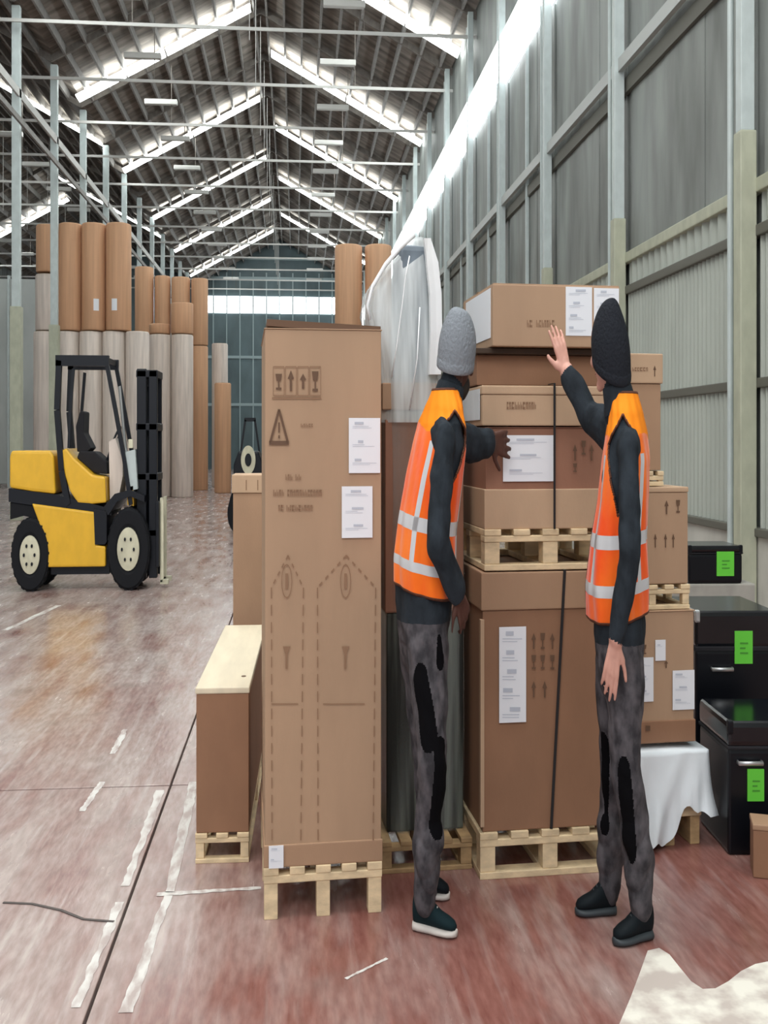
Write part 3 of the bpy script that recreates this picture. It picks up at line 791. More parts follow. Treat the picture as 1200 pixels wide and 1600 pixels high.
for i, (x, y, nv) in enumerate(path):
    L_ = math.hypot(*nv); nx, ny = nv[0] / L_, nv[1] / L_
    u = x / w if i >= 12 and i < 46 else (0 if i < 12 else 1)
    sm = lambda a, b: max(0, min(1, (u - a) / (b - a))) ** 2 * (3 - 2 * max(0, min(1, (u - a) / (b - a))))
    low = .012 + .012 * (1 + math.sin(i * .9)) + .115 * sm(.50, .68) - .03 * sm(.84, .95)
    low = max(.006, low); col_ = []
    for j in range(n2 + 1):
        s = j / n2; z = hC - (hC - low) * s
        out = .006 + s * (.03 + .012 * math.sin(i * .8 + 2.5 * s) + .04 * math.exp(-((u - .62 + .35 * s) / .09) ** 2)) + .008 * math.sin(i * .45 + 5 * s) * s
        if u > .8: out += .03 * s * s
        col_.append(bm.verts.new((x - nx * 0 + (nx if nx else 0) * out * (1) * (-1 if x == 0 and nx > 0 else 1), y + ny * out, z)))
    cols.append(col_)
for a, b in zip(cols, cols[1:]):
    for j in range(n2): bm.faces.new((a[j], b[j], b[j + 1], a[j + 1]))
bm.faces.new([c[0] for c in cols])
bmesh.ops.recalc_face_normals(bm, faces=bm.faces)
build('plastic_sheet', bm, 'sheet', t, smooth=True)

# ---- black cases with green labels
def case(label, pl, pr, yc, rot, z, h, depth, lab, seed, handle=None):
    fr = frame_thing('transport_case', label, 'case', pl, yc, rot, z)
    w = width_to(fr, pr); t = fr['t']
    build('shell', bx(BM(), 0, w, 0, depth, 0, h * .80, .018), 'black', t, smooth=False)
    build('lid', bx(BM(), -.004, w + .004, -.004, depth + .004, h * .80 + .003, h, .020), 'black_gloss', t)
    build('edge_trim', bx(BM(), -.008, w + .008, -.008, depth + .008, h * .79, h * .815, .004), 'black_matte', t)
    for x in (.0, w - .03):
        for y in (-.008,): build('corner_fitting', bx(BM(), x - .004, x + .034, y, y + .04, h - .045, h + .004, .008), 'grey_metal' if h > .6 else 'black', t)
    if handle:
        bm = BM(); tube(bm, [(handle, -.004, h * .70), (handle, -.04, h * .70), (handle + .16, -.04, h * .70), (handle + .16, -.004, h * .70)], .008, 8); build('handle', bm, 'grey_metal', t, smooth=True)
    x0, y0, x1, y1 = lab
    bm = BM(); a = loc_px(fr, x0, y0, .009); b = loc_px(fr, x1, y1, .009)
    bx(bm, a[0], b[0], a[1] - .001, -.001, b[2], a[2]); l = build('label', bm, 'green', t); l['label'] = 'bright green label'
    bm = BM()
    xx = x0 + (x1 - x0) * .3; hh_ = y1 - y0; ww_ = x1 - x0
    for q in (.35, .50, .65): decal(fr, rect(xx, y0 + hh_ * q, xx + ww_ * (.45 if q != .5 else .3), y0 + hh_ * (q + .05)), .0125, 0, bm)
    build('label_print', bm, 'green_ink', l)
    return fr
fr = frame_thing('plastic_crate', 'pale grey crate by the right wall beneath the smallest black case', 'crate', 1072, 10.3, math.radians(-3), 0)
w = width_to(fr, 1180); build('crate_body', bx(BM(), 0, w, 0, .7, 0, zh(912, 10.3) - .002, .01), 'crate_grey', fr['t'])
for k in range(3): build('rib', bx(BM(), -.008, w + .008, -.008, .708, .12 + k * .2, .15 + k * .2, .004), 'crate_grey', fr['t'])
case('smallest black case with green label on the grey crate by wall', 1076, 1160, 10.3, math.radians(-3), zh(912, 10.3), zh(853, 10.3) - zh(912, 10.3), .5, (1120, 862, 1147, 900), 1)
case('largest black case with green label, behind the low black case', 1087, 1215, 7.6, math.radians(-4), 0, zh(955, 7.6), .75, (1148, 986, 1176, 1037), 2, handle=.12)
case('low black case with green label in front at the right edge', 1138, 1290, 6.62, math.radians(-5), 0, zh(1130, 6.58), .6, (1168, 1202, 1194, 1252), 3, handle=.06)
fr, w = carton('small brown box on the floor at the right edge beside black case', 1176, 1290, 6.28, math.radians(-20), 0, zh(1288, 6.28), .2, 'card_dark', lid=.02, lidm='card_mid', proud=.004)

# =================================================================== PAPER ROLLS
def roll(label, pl, pr, pt, pb, yc, m, group, z0=None, lab=None, tint=None):
    p = P((pl + pr) / 2, pb, yc + .5)
    r = (pr - pl) / 2 / F * yc; 
    zb = zh(pb, yc) if z0 is None else z0
    h = zh(pt, yc) - zb
    t = thing('paper_roll', label, 'paper roll', (p.x, p.y, zb), 0, group)
    bm = BM(); lathe(bm, [(r - .03, 0), (r, .03), (r, h - .03), (r - .03, h - .001)], 32, 'z')
    build('wrapper', bm, m, t, smooth=False)
    for f in t.children: 
        for pl_ in f.data.polygons: pl_.use_smooth = abs(pl_.normal.z) < .9
    bm = BM(); lathe(bm, [(r * .9, h - .0005), (r * .9, h + .006)], 28, 'z'); lathe(bm, [(r * .12, h + .007), (r * .12, h + .02)], 16, 'z')
    build('roll_end', bm, 'kraft_end', t)
    if lab:
        a = math.radians(lab); bm = BM()
        A = []
        for k in range(5):
            aa = a + (k - 2) * .11
            A.append((bm.verts.new(((r + .006) * math.cos(aa), (r + .006) * math.sin(aa), h * .18)), bm.verts.new(((r + .006) * math.cos(aa), (r + .006) * math.sin(aa), h * .29))))
        for u, v in zip(A, A[1:]): bm.faces.new((u[0], v[0], v[1], u[1]))
        build('label', bm, 'paper', t)
    return zb + h
y1r = 42.0
zmid = zh(517, y1r)
gA = 'wrapped paper rolls standing behind the forklift'
gB = 'kraft paper rolls stacked on top behind the forklift'
ordn = ['leftmost', 'second from the left', 'third from the left', 'fourth from the left', 'fifth from the left']
for i, (a, b) in enumerate(((53, 89), (89, 124.5), (124.5, 160.5), (160.5, 196.5), (196.5, 233))):
    top_ = roll('white wrapped paper roll on the floor, %s behind the forklift' % ordn[i], a, b, 517, 795, y1r, 'wrap_white', gA, z0=0)
roll('short white wrapped roll in the upper tier at the left end', 56, 91, 427, 517, y1r, 'wrap_white', gA, z0=top_ + .022)
roll('kraft roll topping the left end of the stack, shorter than its neighbours', 57, 91, 349, 425, y1r, 'kraft', gB, z0=zh(427, y1r) + .05)
for i, (a, b, l) in enumerate(((92, 128, None), (128, 165.5, -68), (166, 205, -100))):
    roll('tall kraft brown roll in the upper tier, %s of the three tall ones' % ('left', 'middle one', 'right')[i], a, b, 347, 517, y1r, 'kraft', gB, z0=top_ + .022, lab=l)
y2r = 49.0
gC = 'paper rolls in the second group, right of the forklift mast'
t2 = None
for i, (a, b) in enumerate(((233, 267.5), (268, 302))):
    t2 = roll('pale wrapped roll on the floor right of the forklift mast, %s one' % ('left', 'right')[i], a, b, 522, 780, y2r, 'wrap_white', gC, z0=0)
roll('kraft roll in upper tier right of the mast, nearest the window side', 267, 302, 472, 522, y2r, 'kraft', gC, z0=t2 + .022)
roll('small kraft roll top left of the second group of rolls', 233, 266, 505, 522, y2r, 'kraft', gC, z0=t2 + .022)
y3r = 56.0
t3 = 0
for i, (a, b, tp) in enumerate(((211, 240, 416), (242, 266.5, 430), (268, 297, 432), (299, 325, 434))):
    z_ = roll('rear kraft roll on the floor, %s of the rear row' % ordn[i], a, b, 540, 768, y3r, 'kraft', gC, z0=0)
    roll('rear kraft roll in the upper tier, %s of the rear row' % ordn[i], a, b, tp, 540, y3r, 'kraft', gC, z0=z_ + .022)
roll('lone white wrapped roll farthest right of the left group', 331, 356, 536, 765, 60.0, 'wrap_white', gC, z0=0)
roll('reddish brown roll in front of the lone white wrapped roll', 335, 361, 598, 775, 53.0, 'kraft', gC, z0=0)
for i, (a, b) in enumerate(((523, 566), (570, 612))):
    z_ = roll('kraft roll on the floor hidden behind the tallest box, %s one' % ('left', 'right')[i], a, b, 590, 792, y1r, 'kraft', 'paper rolls behind the tallest box', z0=0)
    roll('kraft roll rising above the tallest box, %s one' % ('left', 'right')[i], a, b, 381, 590, y1r, 'kraft', 'paper rolls behind the tallest box', z0=z_ + .022)

# =================================================================== FORKLIFT
yF = 18.2
pO = P(15, 925, yF)
fk = thing('forklift', 'yellow forklift truck with black mast parked left before the paper rolls', 'forklift', (pO.x, pO.y, 0), 0)
def fx(px): return (px - 15) / 84.06
def fz(py): return (925 - py) / 168.1
def wheel(cx, cy, r, y0, y1, out):
    bm = BM(); wdt = y1 - y0
    lathe(bm, [(r * .55, y0 + .02), (r * .62, y0), (r * .93, y0), (r, y0 + .05), (r, y1 - .05), (r * .93, y1), (r * .62, y1), (r * .55, y1 - .02)], 40, 'y', (cx, 0, cy))
    for k in range(22):
        a = 2 * math.pi * k / 22; 
        p = Vector((cx + (r - .004) * math.cos(a), 0, cy + (r - .004) * math.sin(a))); d = Vector((-math.sin(a), 0, math.cos(a))) * .018
        beam(bm, p + Vector((0, y0 + .03, 0)), p + Vector((0, y1 - .03, 0)) + d, .05, .016, up=(math.cos(a), 0, math.sin(a)))
    w_ = build('wheel', bm, 'tyre', fk)
    bm = BM(); lathe(bm, [(r * .10, out - .03 if out < (y0 + y1) / 2 else out + .03), (r * .40, out - .015 if out < 1 else out), (r * .52, out), (r * .56, (y0 + y1) / 2)], 28, 'y', (cx, 0, cy))
    build('rim', bm, 'rim', w_)
    bm = BM()
    for k in range(6):
        a = k * math.pi / 3; lathe(bm, [(.018, out - .045), (.018, out)], 8, 'y', (cx + r * .28 * math.cos(a), 0, cy + r * .28 * math.sin(a)))
    build('wheel_nut', bm, 'truck_black', w_)
    return w_
WZ = 1.15
wheel(fx(45.5), .345, .345, 0.0, .26, -.005); wheel(fx(197), .39, .39, -.02, .28, -.025)
wheel(fx(45.5), .345, .345, WZ - .26, WZ, WZ + .005); wheel(fx(197), .39, .39, WZ - .28, WZ + .02, WZ + .025)
def pxprof(l): return [(fx(a), fz(b)) for a, b in l]
bm = prism(BM(), pxprof([(14, 712), (17, 704), (76, 704), (81, 712), (84, 772), (50, 768), (14, 762)]), .04, WZ - .04, bev=.03)
build('counterweight', bm, 'yellow', fk)
build('black_band', prism(BM(), pxprof([(12, 763), (84, 773), (170, 796), (170, 806), (140, 803), (50, 790), (12, 784)]), .06, WZ - .06), 'truck_black', fk)
build('chassis', prism(BM(), pxprof([(48, 787), (145, 801), (147, 853), (161, 855), (161, 887), (72, 887), (66, 850), (58, 815)]), .03, WZ - .03, bev=.02), 'yellow', fk)
build('rear_bumper', prism(BM(), pxprof([(14, 785), (50, 791), (56, 812), (34, 806), (14, 812)]), .08, WZ - .08), 'tyre', fk)
build('under_body', bx(BM(), fx(75), fx(165), .15, WZ - .15, fz(900), fz(860)), 'truck_black', fk)
build('engine_cover', prism(BM(), pxprof([(93, 704), (100, 700), (112, 716), (140, 742), (160, 746), (162, 786), (140, 788), (118, 786), (106, 768), (98, 742)]), .05, WZ - .05, bev=.02), 'yellow', fk)
build('step', prism(BM(), pxprof([(143, 795), (163, 800), (163, 848), (160, 852), (145, 852)]), .02, WZ - .02), 'truck_black', fk)
build('front_fender', prism(BM(), pxprof([(160, 792), (176, 772), (200, 766), (222, 775), (222, 785), (200, 776), (180, 784), (166, 806)]), -.02, WZ + .02), 'truck_black', fk)
build('dashboard', prism(BM(), pxprof([(191, 706), (206, 702), (210, 765), (196, 768)]), .1, WZ - .1), 'col_blue', fk)
build('dashboard_post', prism(BM(), pxprof([(193, 762), (203, 760), (204, 792), (194, 790)]), .1, WZ - .1), 'yellow', fk)
sb = build('seat', prism(BM(), pxprof([(112, 716), (116, 704), (140, 706), (158, 722), (160, 742), (140, 740)]), .3, .85, bev=.02), 'black_matte', fk)
build('seat_back', prism(BM(), pxprof([(112, 706), (110, 665), (117, 640), (123, 642), (122, 676), (134, 700), (128, 706)]), .32, .83, bev=.015), 'black_matte', sb)
# overhead guard
og = None
def bar(pts, y, w=.075, m='truck_black', name='guard_post'):
    bm = BM()
    for a, b in zip(pts, pts[1:]): beam(bm, (fx(a[0]), y, fz(a[1])), (fx(b[0]), y, fz(b[1])), w, w, up=(0, 1, 0))
    return build(name, bm, m, fk)
for y in (.08, WZ - .08):
    bar([(89, 562), (86, 640), (93, 735), (103, 790)], y, .10)
    bar([(162, 564), (176, 640), (190, 720), (200, 790)], y, .07)
    bar([(111, 575), (106, 640), (104, 700)], y, .05)
rf = bar([(84, 562), (166, 562)], .08, .10, name='guard_roof')
rf2 = BM()
for k in range(7): beam(rf2, (fx(90 + k * 12), .08, fz(560)), (fx(90 + k * 12), WZ - .08, fz(560)), .03, .05)
beam(rf2, (fx(84), WZ - .08, fz(562)), (fx(166), WZ - .08, fz(562)), .1, .1); build('roof_bar', rf2, 'truck_black', rf)
bm = BM(); tube(bm, [(fx(150), .58, fz(735)), (fx(166), .58, fz(690))], .025, 8)
c0 = Vector((fx(168), .58, fz(688))); pts = [c0 + Vector((.10 * math.cos(a), .19 * math.sin(a), .13 * math.cos(a))) for a in np.linspace(0, 2 * math.pi, 21)]
tube(bm, pts, .016, 6, cap=False); build('steering_wheel', bm, 'truck_black', fk, smooth=True)
build('side_panel', prism(BM(), pxprof([(162, 690), (172, 684), (184, 720), (184, 745), (178, 776), (164, 784), (163, 740)]), .3, WZ - .3), 'wrap_white', fk)
build('lift_cylinder', tube(BM(), [(fx(192), .5, fz(770)), (fx(176), .5, fz(600))], .03, 8), 'grey_metal', fk)
# mast
for y in (.22, WZ - .34):
    for x0, x1 in ((207, 222), (226, 239)):
        mt = 573 if x0 < 220 else 575
        build('mast_rail', bx(BM(), fx(x0), fx(x1), y, y + .12, .10, fz(mt), .01), 'truck_black', fk)
for py in (575, 660, 740, 830): build('mast_crossbar', bx(BM(), fx(206), fx(240), .22, WZ - .22, fz(py + 12), fz(py), .01), 'truck_black', fk)
build('hydraulic_ram', tube(BM(), [(fx(223), .575, .15), (fx(223), .575, fz(600))], .07, 12), 'truck_black', fk, smooth=True)
bm = BM()
for y in (.46, .52, .62, .68): tube(bm, [(fx(228), y, fz(610)), (fx(230), y, fz(870))], .012, 6)
build('lift_chain', bm, 'grey_metal', fk)
build('fork_carriage', bx(BM(), fx(238), fx(243), .12, WZ - .12, fz(890), fz(785), .01), 'truck_black', fk)
for y in (.28, .75):
    bm = BM(); bx(bm, fx(243), fx(247.5), y, y + .12, .05, fz(780), .006); bx(bm, fx(243), fx(247.5) + .1, y, y + .12, .035, .08, .004)
    build('fork', bm, 'rim', fk)
build('load_backrest', beam(BM(), (fx(249), .1, .10), (fx(249), .1, fz(782)), .04), 'rim', fk)
build('tail_lamp', bx(BM(), fx(196), fx(203), .06, .10, fz(700), fz(686), .006), 'rim', fk)

# small machine at the far end
p = P(388, HOR, 30.0)
mc = thing('compact_tractor', 'small dark tow tractor with round pale lamp, far down the hall', 'vehicle', (p.x, p.y, 0))
build('body', prism(BM(), [(-.45, .35), (.45, .35), (.45, 1.05), (.3, 1.25), (-.3, 1.25), (-.45, 1.05)], 0, 1.6, bev=.03), 'truck_black', mc)
bm = BM(); lathe(bm, [(.22, -.05), (.22, .0)], 24, 'y', (0, 0, 1.12)); build('lamp_ring', bm, 'rim', mc)
bm = BM(); lathe(bm, [(.10, -.08), (.10, -.05)], 20, 'y', (0, 0, 1.12)); build('lamp_glass', bm, 'truck_black', mc)
for sx_ in (-.42, .42):
    bm = BM(); lathe(bm, [(.30, sx_ * 0), (.30, .22)], 24, 'y', (sx_ * .8, 0, .30)); build('wheel', bm, 'tyre', mc)
    bm = BM(); lathe(bm, [(.34, 1.2), (.34, 1.44)], 24, 'y', (sx_ * .8, 0, .34)); build('wheel', bm, 'tyre', mc)
bm = BM()
for a in (-.3, .3): beam(bm, (a, 1.2, 1.2), (a * .5, 1.2, 1.75), .06)
beam(bm, (-.18, 1.2, 1.75), (.18, 1.2, 1.75), .06); build('guard', bm, 'truck_black', mc)

# =================================================================== PEOPLE
def cone_mesh(bm, a, b, ra, rb, fa=None, n=14, m=6):
    """closed round cone from a to b; fa = (axis, factor) flattens the section along axis"""
    a, b = Vector(a), Vector(b); d = b - a; L_ = max(d.length, 1e-5); d = d / L_
    s = d.cross(Vector((0, 0, 1)))
    if s.length < .05: s = d.cross(Vector((0, 1, 0)))
    if fa: s = Vector(fa[0]); s = (s - d * s.dot(d))
    s.normalize(); u = d.cross(s).normalized(); f = fa[1] if fa else 1.0
    rings = []
    for i in range(1, m):
        t = math.pi / 2 * i / m; rings.append((-ra * math.cos(t), ra * math.sin(t)))
    rings.append((0, ra)); rings.append((L_, rb))
    for i in range(1, m):
        t = math.pi / 2 * i / m; rings.append((L_ + rb * math.sin(t), rb * math.cos(t)))
    R_ = []
    for h, r in rings:
        R_.append([bm.verts.new(a + d * h + (s * math.cos(2 * math.pi * k / n) * f + u * math.sin(2 * math.pi * k / n)) * r) for k in range(n)])
    p0 = bm.verts.new(a - d * ra); p1 = bm.verts.new(b + d * rb)
    for i in range(len(R_) - 1):
        for k in range(n): bm.faces.new((R_[i][k], R_[i][(k + 1) % n], R_[i + 1][(k + 1) % n], R_[i + 1][k]))
    for k in range(n):
        bm.faces.new((p0, R_[0][(k + 1) % n], R_[0][k])); bm.faces.new((p1, R_[-1][k], R_[-1][(k + 1) % n]))

def remeshed(name, bm, voxel, mats, classify, parent, origin, smooth=2):
    bmesh.ops.recalc_face_normals(bm, faces=bm.faces)
    me = bpy.data.meshes.new(name); bm.to_mesh(me); bm.free()
    o = bpy.data.objects.new(name, me); C.objects.link(o)
    r = o.modifiers.new('r', 'REMESH'); r.mode = 'VOXEL'; r.voxel_size = voxel
    s = o.modifiers.new('s', 'SMOOTH'); s.factor = .5; s.iterations = smooth
    bpy.context.view_layer.update()
    dg = bpy.context.evaluated_depsgraph_get()
    me2 = bpy.data.meshes.new_from_object(o.evaluated_get(dg))
    bpy.data.objects.remove(o); bpy.data.meshes.remove(me)
    n = len(me2.vertices); co = np.empty(n * 3); me2.vertices.foreach_get('co', co); co = co.reshape(-1, 3)
    pc = np.empty(len(me2.polygons) * 3); me2.polygons.foreach_get('center', pc); pc = pc.reshape(-1, 3)
    me2.materials.clear()
    for x in mats: me2.materials.append(M[x])
    me2.polygons.foreach_set('material_index', classify(pc).astype(np.int32))
    me2.polygons.foreach_set('use_smooth', np.ones(len(me2.polygons), dtype=bool))
    nr = np.empty(n * 3); me2.vertices.foreach_get('normal', nr); nr = nr.reshape(-1, 3)
    tv = classify(co)
    from mathutils import noise as mn
    amp = np.zeros(n)
    for i in np.nonzero((tv == 0) | (tv == 1) | (tv == 3))[0]:
        x, y, z = co[i]; w = .35 * math.sin(3 * x + 2 * y)
        amp[i] = .011 * mn.noise((x * 6, y * 6, z * 11 + w * 4)) + .007 * mn.noise((x * 13 + z * 6, y * 13, z * 20 + x * 9))
    co = co + nr * amp[:, None]
    co = (co - np.array(origin)) * np.array([K, K, 1.0])
    me2.vertices.foreach_set('co', co.reshape(-1)); me2.update(); me2.name = name
    ob = bpy.data.objects.new(name, me2); C.objects.link(ob); ob.parent = parent
    return ob

def seg_dist(p, a, b, ra, rb):
    a = np.array(a); b = np.array(b); d = b - a; L2 = max(1e-9, d @ d)
    t = np.clip(((p - a) @ d) / L2, 0, 1)
    return np.linalg.norm(p - (a + t[:, None] * d), axis=1) - (ra + (rb - ra) * t)

def make_person(name, label, spec):
    """spec holds joint positions (true-width world metres) and colours"""
    S_ = spec; fwd = Vector(S_['fwd']).normalized(); side = Vector((-fwd.y, fwd.x, 0))       # side = the person's left
    org = S_['origin']
    t = thing('person', label, 'person', (org.x, org.y, 0), 0)
    bm = BM(); caps = []
    def cap(a, b, ra, rb, tagm, fa=None):
        cone_mesh(bm, a, b, ra, rb, fa); caps.append((a, b, ra, rb, tagm))
    JK, TR, SK, PA, TO = 0, 1, 2, 3, 4
    spine = S_['spine']      # list (point, half width a, half depth b) bottom to top
    rings = []; n = 28
    for p, a, b in spine:
        rings.append([bm.verts.new(p + side * a * math.copysign(abs(math.cos(2 * math.pi * k / n)) ** .8, math.cos(2 * math.pi * k / n)) + fwd * b * math.copysign(abs(math.sin(2 * math.pi * k / n)) ** .85, math.sin(2 * math.pi * k / n))) for k in range(n)])
    for i in range(len(rings) - 1):
        for k in range(n): bm.faces.new((rings[i][k], rings[i][(k + 1) % n], rings[i + 1][(k + 1) % n], rings[i + 1][k]))
    bm.faces.new(rings[0][::-1]); bm.faces.new(rings[-1])
    for (p, a, b), (q, c, d) in zip(spine, spine[1:]):
        caps.append((p + side * a * .5, q + side * c * .5, b, d, TO)); caps.append((p - side * a * .5, q - side * c * .5, b, d, TO))
    neck = S_['neck']; head = S_['head']; hd = Vector(S_['face']).normalized()
    up = (head - neck).normalized(); hs = up.cross(hd).normalized(); hup = hd.cross(hs).normalized(); hl = hup.cross(hd).normalized()
    cap(neck, neck.lerp(head, .75), .062, .055, SK)
    cap(neck - Vector((0, 0, .03)), neck + up * .03, .085, .070, JK)
    # skull, face, jaw
    cap(head - hd * .022 + hup * .02, head + hd * .022 + hup * .025, .083, .079, SK, (hl, .90))
    cap(head + hd * .025 - hup * .01, head + hd * .035 - hup * .075, .068, .046, SK, (hl, .85))
    cap(head + hd * .085 + hup * .00, head + hd * .106 - hup * .040, .010, .016, SK)      # nose
    cap(head + hd * .072 - hup * .068, head + hd * .078 - hup * .072, .018, .014, SK, (hl, 1.5))
    cap(head + hd * .066 - hup * .108, head + hd * .068 - hup * .108, .020, .020, SK)      # chin
    cap(head + hd * .075 + hup * .018 - hl * .03, head + hd * .075 + hup * .018 + hl * .03, .012, .012, SK)
    for s in (-1, 1):
        cap(head + hl * s * .074 - hup * .048 - hd * .008, head + hl * s * .076 - hup * .018 - hd * .014, .011, .012, SK, (hl, .5))
    # arms
    for A in S_['arms']:
        sh, el, wr, r1, r2, r3 = A['sh'], A['el'], A['wr'], *A['r']
        cap(sh, el, r1, r2, JK); cap(el, wr, r2, r3, JK)
        chest = S_['chest']; cap(chest.lerp(sh, .45), sh, .085, r1, JK)
        hdv = Vector(A['dir']).normalized(); pn = Vector(A['palm']); pn = (pn - hdv * pn.dot(hdv)).normalized(); th = hdv.cross(pn).normalized() * A['thumb']
        cap(wr, wr + (hdv * .045), r3 * .62, .026, SK, (pn, .75))
        w0 = wr + hdv * .035
        for k in range(4):                    # palm as four metacarpal ridges
            o_ = th * (.031 - .021 * k)
            cap(w0 + o_ * .55, w0 + hdv * (.075 - .004 * abs(k - 1)) + o_, .0155, .0125, SK)
        lens = (.068, .077, .071, .055); curl = A['curl']
        for k in range(4):
            o_ = th * (.031 - .021 * k) * 1.05; p = w0 + hdv * (.075 - .004 * abs(k - 1)) + o_; ang = 0; d = hdv + th * (.10 - .075 * k) * A.get('spread', 1)
            d.normalize()
            for j, f in enumerate((.45, .32, .25)):
                ang += curl * (.6 + .4 * j) + .04 * k; dd = (d * math.cos(ang) + pn * math.sin(ang)).normalized()
                q = p + dd * lens[k] * f; cap(p, q, .0098 - .0008 * j, .0092 - .001 * j, SK); p = q
        p = w0 + th * .022; d = (hdv * .62 + th * .75 + pn * .22).normalized()
        for j, (ln, r_) in enumerate(((.040, .0155), (.032, .0115), (.024, .0100))):
            q = p + d * ln; cap(p, q, r_, r_ * .88, SK); p = q; d = (d + hdv * .35 + pn * curl * .25).normalized()
    # legs: pairs of trousers tapering to a bunched cuff
    for L_ in S_['legs']:
        hp, kn, an = L_['hip'], L_['knee'], L_['ankle']
        cap(hp, kn, L_['r'][0], L_['r'][1], TR); cap(kn, an + Vector((0, 0, .10)), L_['r'][1], L_['r'][2], TR); cap(an + Vector((0, 0, .10)), an - Vector((0, 0, .018)), L_['r'][2], L_['r'][2] * 1.0, TR)
        for (f, off_, r_) in ((.12, .012, .96), (.26, -.012, 1.0), (.40, .010, 1.0)):
            q = an.lerp(kn, f); rr = L_['r'][2] + (L_['r'][1] - L_['r'][2]) * f
            cap(q + fwd * off_ - side * .02, q + fwd * off_ + Vector((0, 0, .03)) + side * .02, rr * r_, rr * r_ * .98, TR)
    pel = S_['pelvis']; cap(pel - side * .07, pel + side * .07, .125, .125, TR, (fwd, .95))
    pa = S_['patches']
    def classify(pc):
        best = np.full(len(pc), 1e9); tg = np.zeros(len(pc), int)
        for a, b, ra, rb, m_ in caps:
            d = seg_dist(pc, a, b, ra, rb); u = d < best; best[u] = d[u]; tg[u] = m_
        tg[(tg == TR) & (pc[:, 2] > S_['waist'])] = JK
        tg[tg == TO] = np.where(pc[tg == TO][:, 2] > S_['waist'], JK, TR)
        for A in S_['arms']:                 # skin starts at the cuff
            hdv = np.array(Vector(A['dir']).normalized()); rel = (pc - np.array(A['wr'])); al = rel @ hdv
            near = (np.linalg.norm(rel, axis=1) < .30)
            tg[near & (al > .018) & (np.linalg.norm(rel - al[:, None] * hdv, axis=1) < .055) & (tg == JK) & (al < .2)] = SK
            tg[near & (al <= .018) & (al > -.08) & (tg == SK) & (np.linalg.norm(rel, axis=1) < .10)] = JK
        for (a, b, r0, r1) in pa:
            d = seg_dist(pc, a, b, r0, r1); tg[(d < 0) & (tg == TR)] = PA
        return tg
    body = remeshed('body', bm, .0055, ['jacket', 'trousers', S_['skin'], 'patch'], classify, t, (org.x, org.y, 0))
    def loc(p): return Vector((p.x - org.x, p.y - org.y, p.z))
    # ---- eyes, brows, mouth
    for s in (-1, 1):
        e = BM(); ctr = loc(head + hd * .078 + hup * .004 + hl * s * .031)
        bmesh.ops.create_uvsphere(e, u_segments=14, v_segments=10, radius=.0115, matrix=Matrix.Translation(ctr)); eo = build('eye', e, 'eye', t, smooth=True)
        e = BM(); bmesh.ops.create_uvsphere(e, u_segments=12, v_segments=8, radius=.0058, matrix=Matrix.Translation(ctr + hd * .0075)); build('iris', e, 'iris', eo, smooth=True)
        e = BM(); tube(e, [ctr + hup * .020 - hl * .014, ctr + hup * .024 + hd * .006, ctr + hup * .020 + hl * .014], .0032, 6); build('eyebrow', e, 'hair', t, smooth=True)
    e = BM(); mc_ = loc(head + hd * .088 - hup * .070); tube(e, [mc_ - hl * .022 - hd * .008, mc_, mc_ + hl * .022 - hd * .008], [.003, .0055, .003], 6); build('mouth', e, 'lip', t, smooth=True)
    # ---- knitted hat
    bm = BM(); n = 40; R_ = []
    hb = S_['hat']       # dict(top, brim, tip)
    for i in range(17):
        f = i / 16; ang = f * math.pi / 2
        rr_ = math.cos(ang) ** (.60 if not hb.get('point') else .80) * (1 + .09 * math.sin(math.pi * min(1, f * 1.5))); hh_ = math.sin(ang)
        rib = .0018
        ctr = head - hd * (.012 + hb.get('back', 0) * f * f) + hup * (-.018 + hh_ * hb['h'])
        R_.append([bm.verts.new(loc(ctr + hl * math.cos(2 * math.pi * k / n) * (hb['a'] * rr_ + rib * (k % 2)) + hd * math.sin(2 * math.pi * k / n) * (hb['b'] * rr_ + rib * (k % 2)) - hup * (hb.get('dip', .03) * (1 - f) * (.5 - .5 * math.sin(2 * math.pi * k / n))))) for k in range(n)])
    for i in range(16):
        for k in range(n): bm.faces.new((R_[i][k], R_[i][(k + 1) % n], R_[i + 1][(k + 1) % n], R_[i + 1][k]))
    bm.faces.new(R_[-1])
    hat = build('knitted_hat', bm, S_['hat_mat'], t, smooth=True)
    bm = BM(); R_ = []
    for i, (o_, z_) in enumerate(((0, -.012), (.003, -.010), (.005, .000), (.005, .012), (.003, .020), (0, .022))):
        R_.append([bm.verts.new(loc(head - hd * .012 + hup * (-.018 + z_) + hl * math.cos(2 * math.pi * k / n) * (hb['a'] + o_) + hd * math.sin(2 * math.pi * k / n) * (hb['b'] + o_) - hup * (hb.get('dip', .03) * (.5 - .5 * math.sin(2 * math.pi * k / n))))) for k in range(n)])
    for i in range(5):
        for k in range(n): bm.faces.new((R_[i][k], R_[i][(k + 1) % n], R_[i + 1][(k + 1) % n], R_[i + 1][k]))
    build('hat_brim', bm, S_['hat_mat'], hat, smooth=True)
    if S_.get('beard'):
        bm = BM()
        cone_mesh(bm, loc(head + hd * .045 - hup * .100), loc(head + hd * .062 - hup * .085), .036, .034, (hl, 1.3)); build('beard', bm, 'hair', t, smooth=True)
    # ---- collar
    bm = BM(); R_ = []
    for (z_, r_) in ((-.045, .098), (.0, .084), (.04, .076), (.045, .070), (.0, .074)):
        R_.append([bm.verts.new(loc(neck + up * z_ + side * math.cos(2 * math.pi * k / 24) * r_ + fwd * math.sin(2 * math.pi * k / 24) * r_ + Vector((0, 0, -.014 * math.sin(2 * math.pi * k / 24))))) for k in range(24)])
    for i in range(4):
        for k in range(24): bm.faces.new((R_[i][k], R_[i][(k + 1) % 24], R_[i + 1][(k + 1) % 24], R_[i + 1][k]))
    build('collar', bm, 'jacket', t, smooth=True)
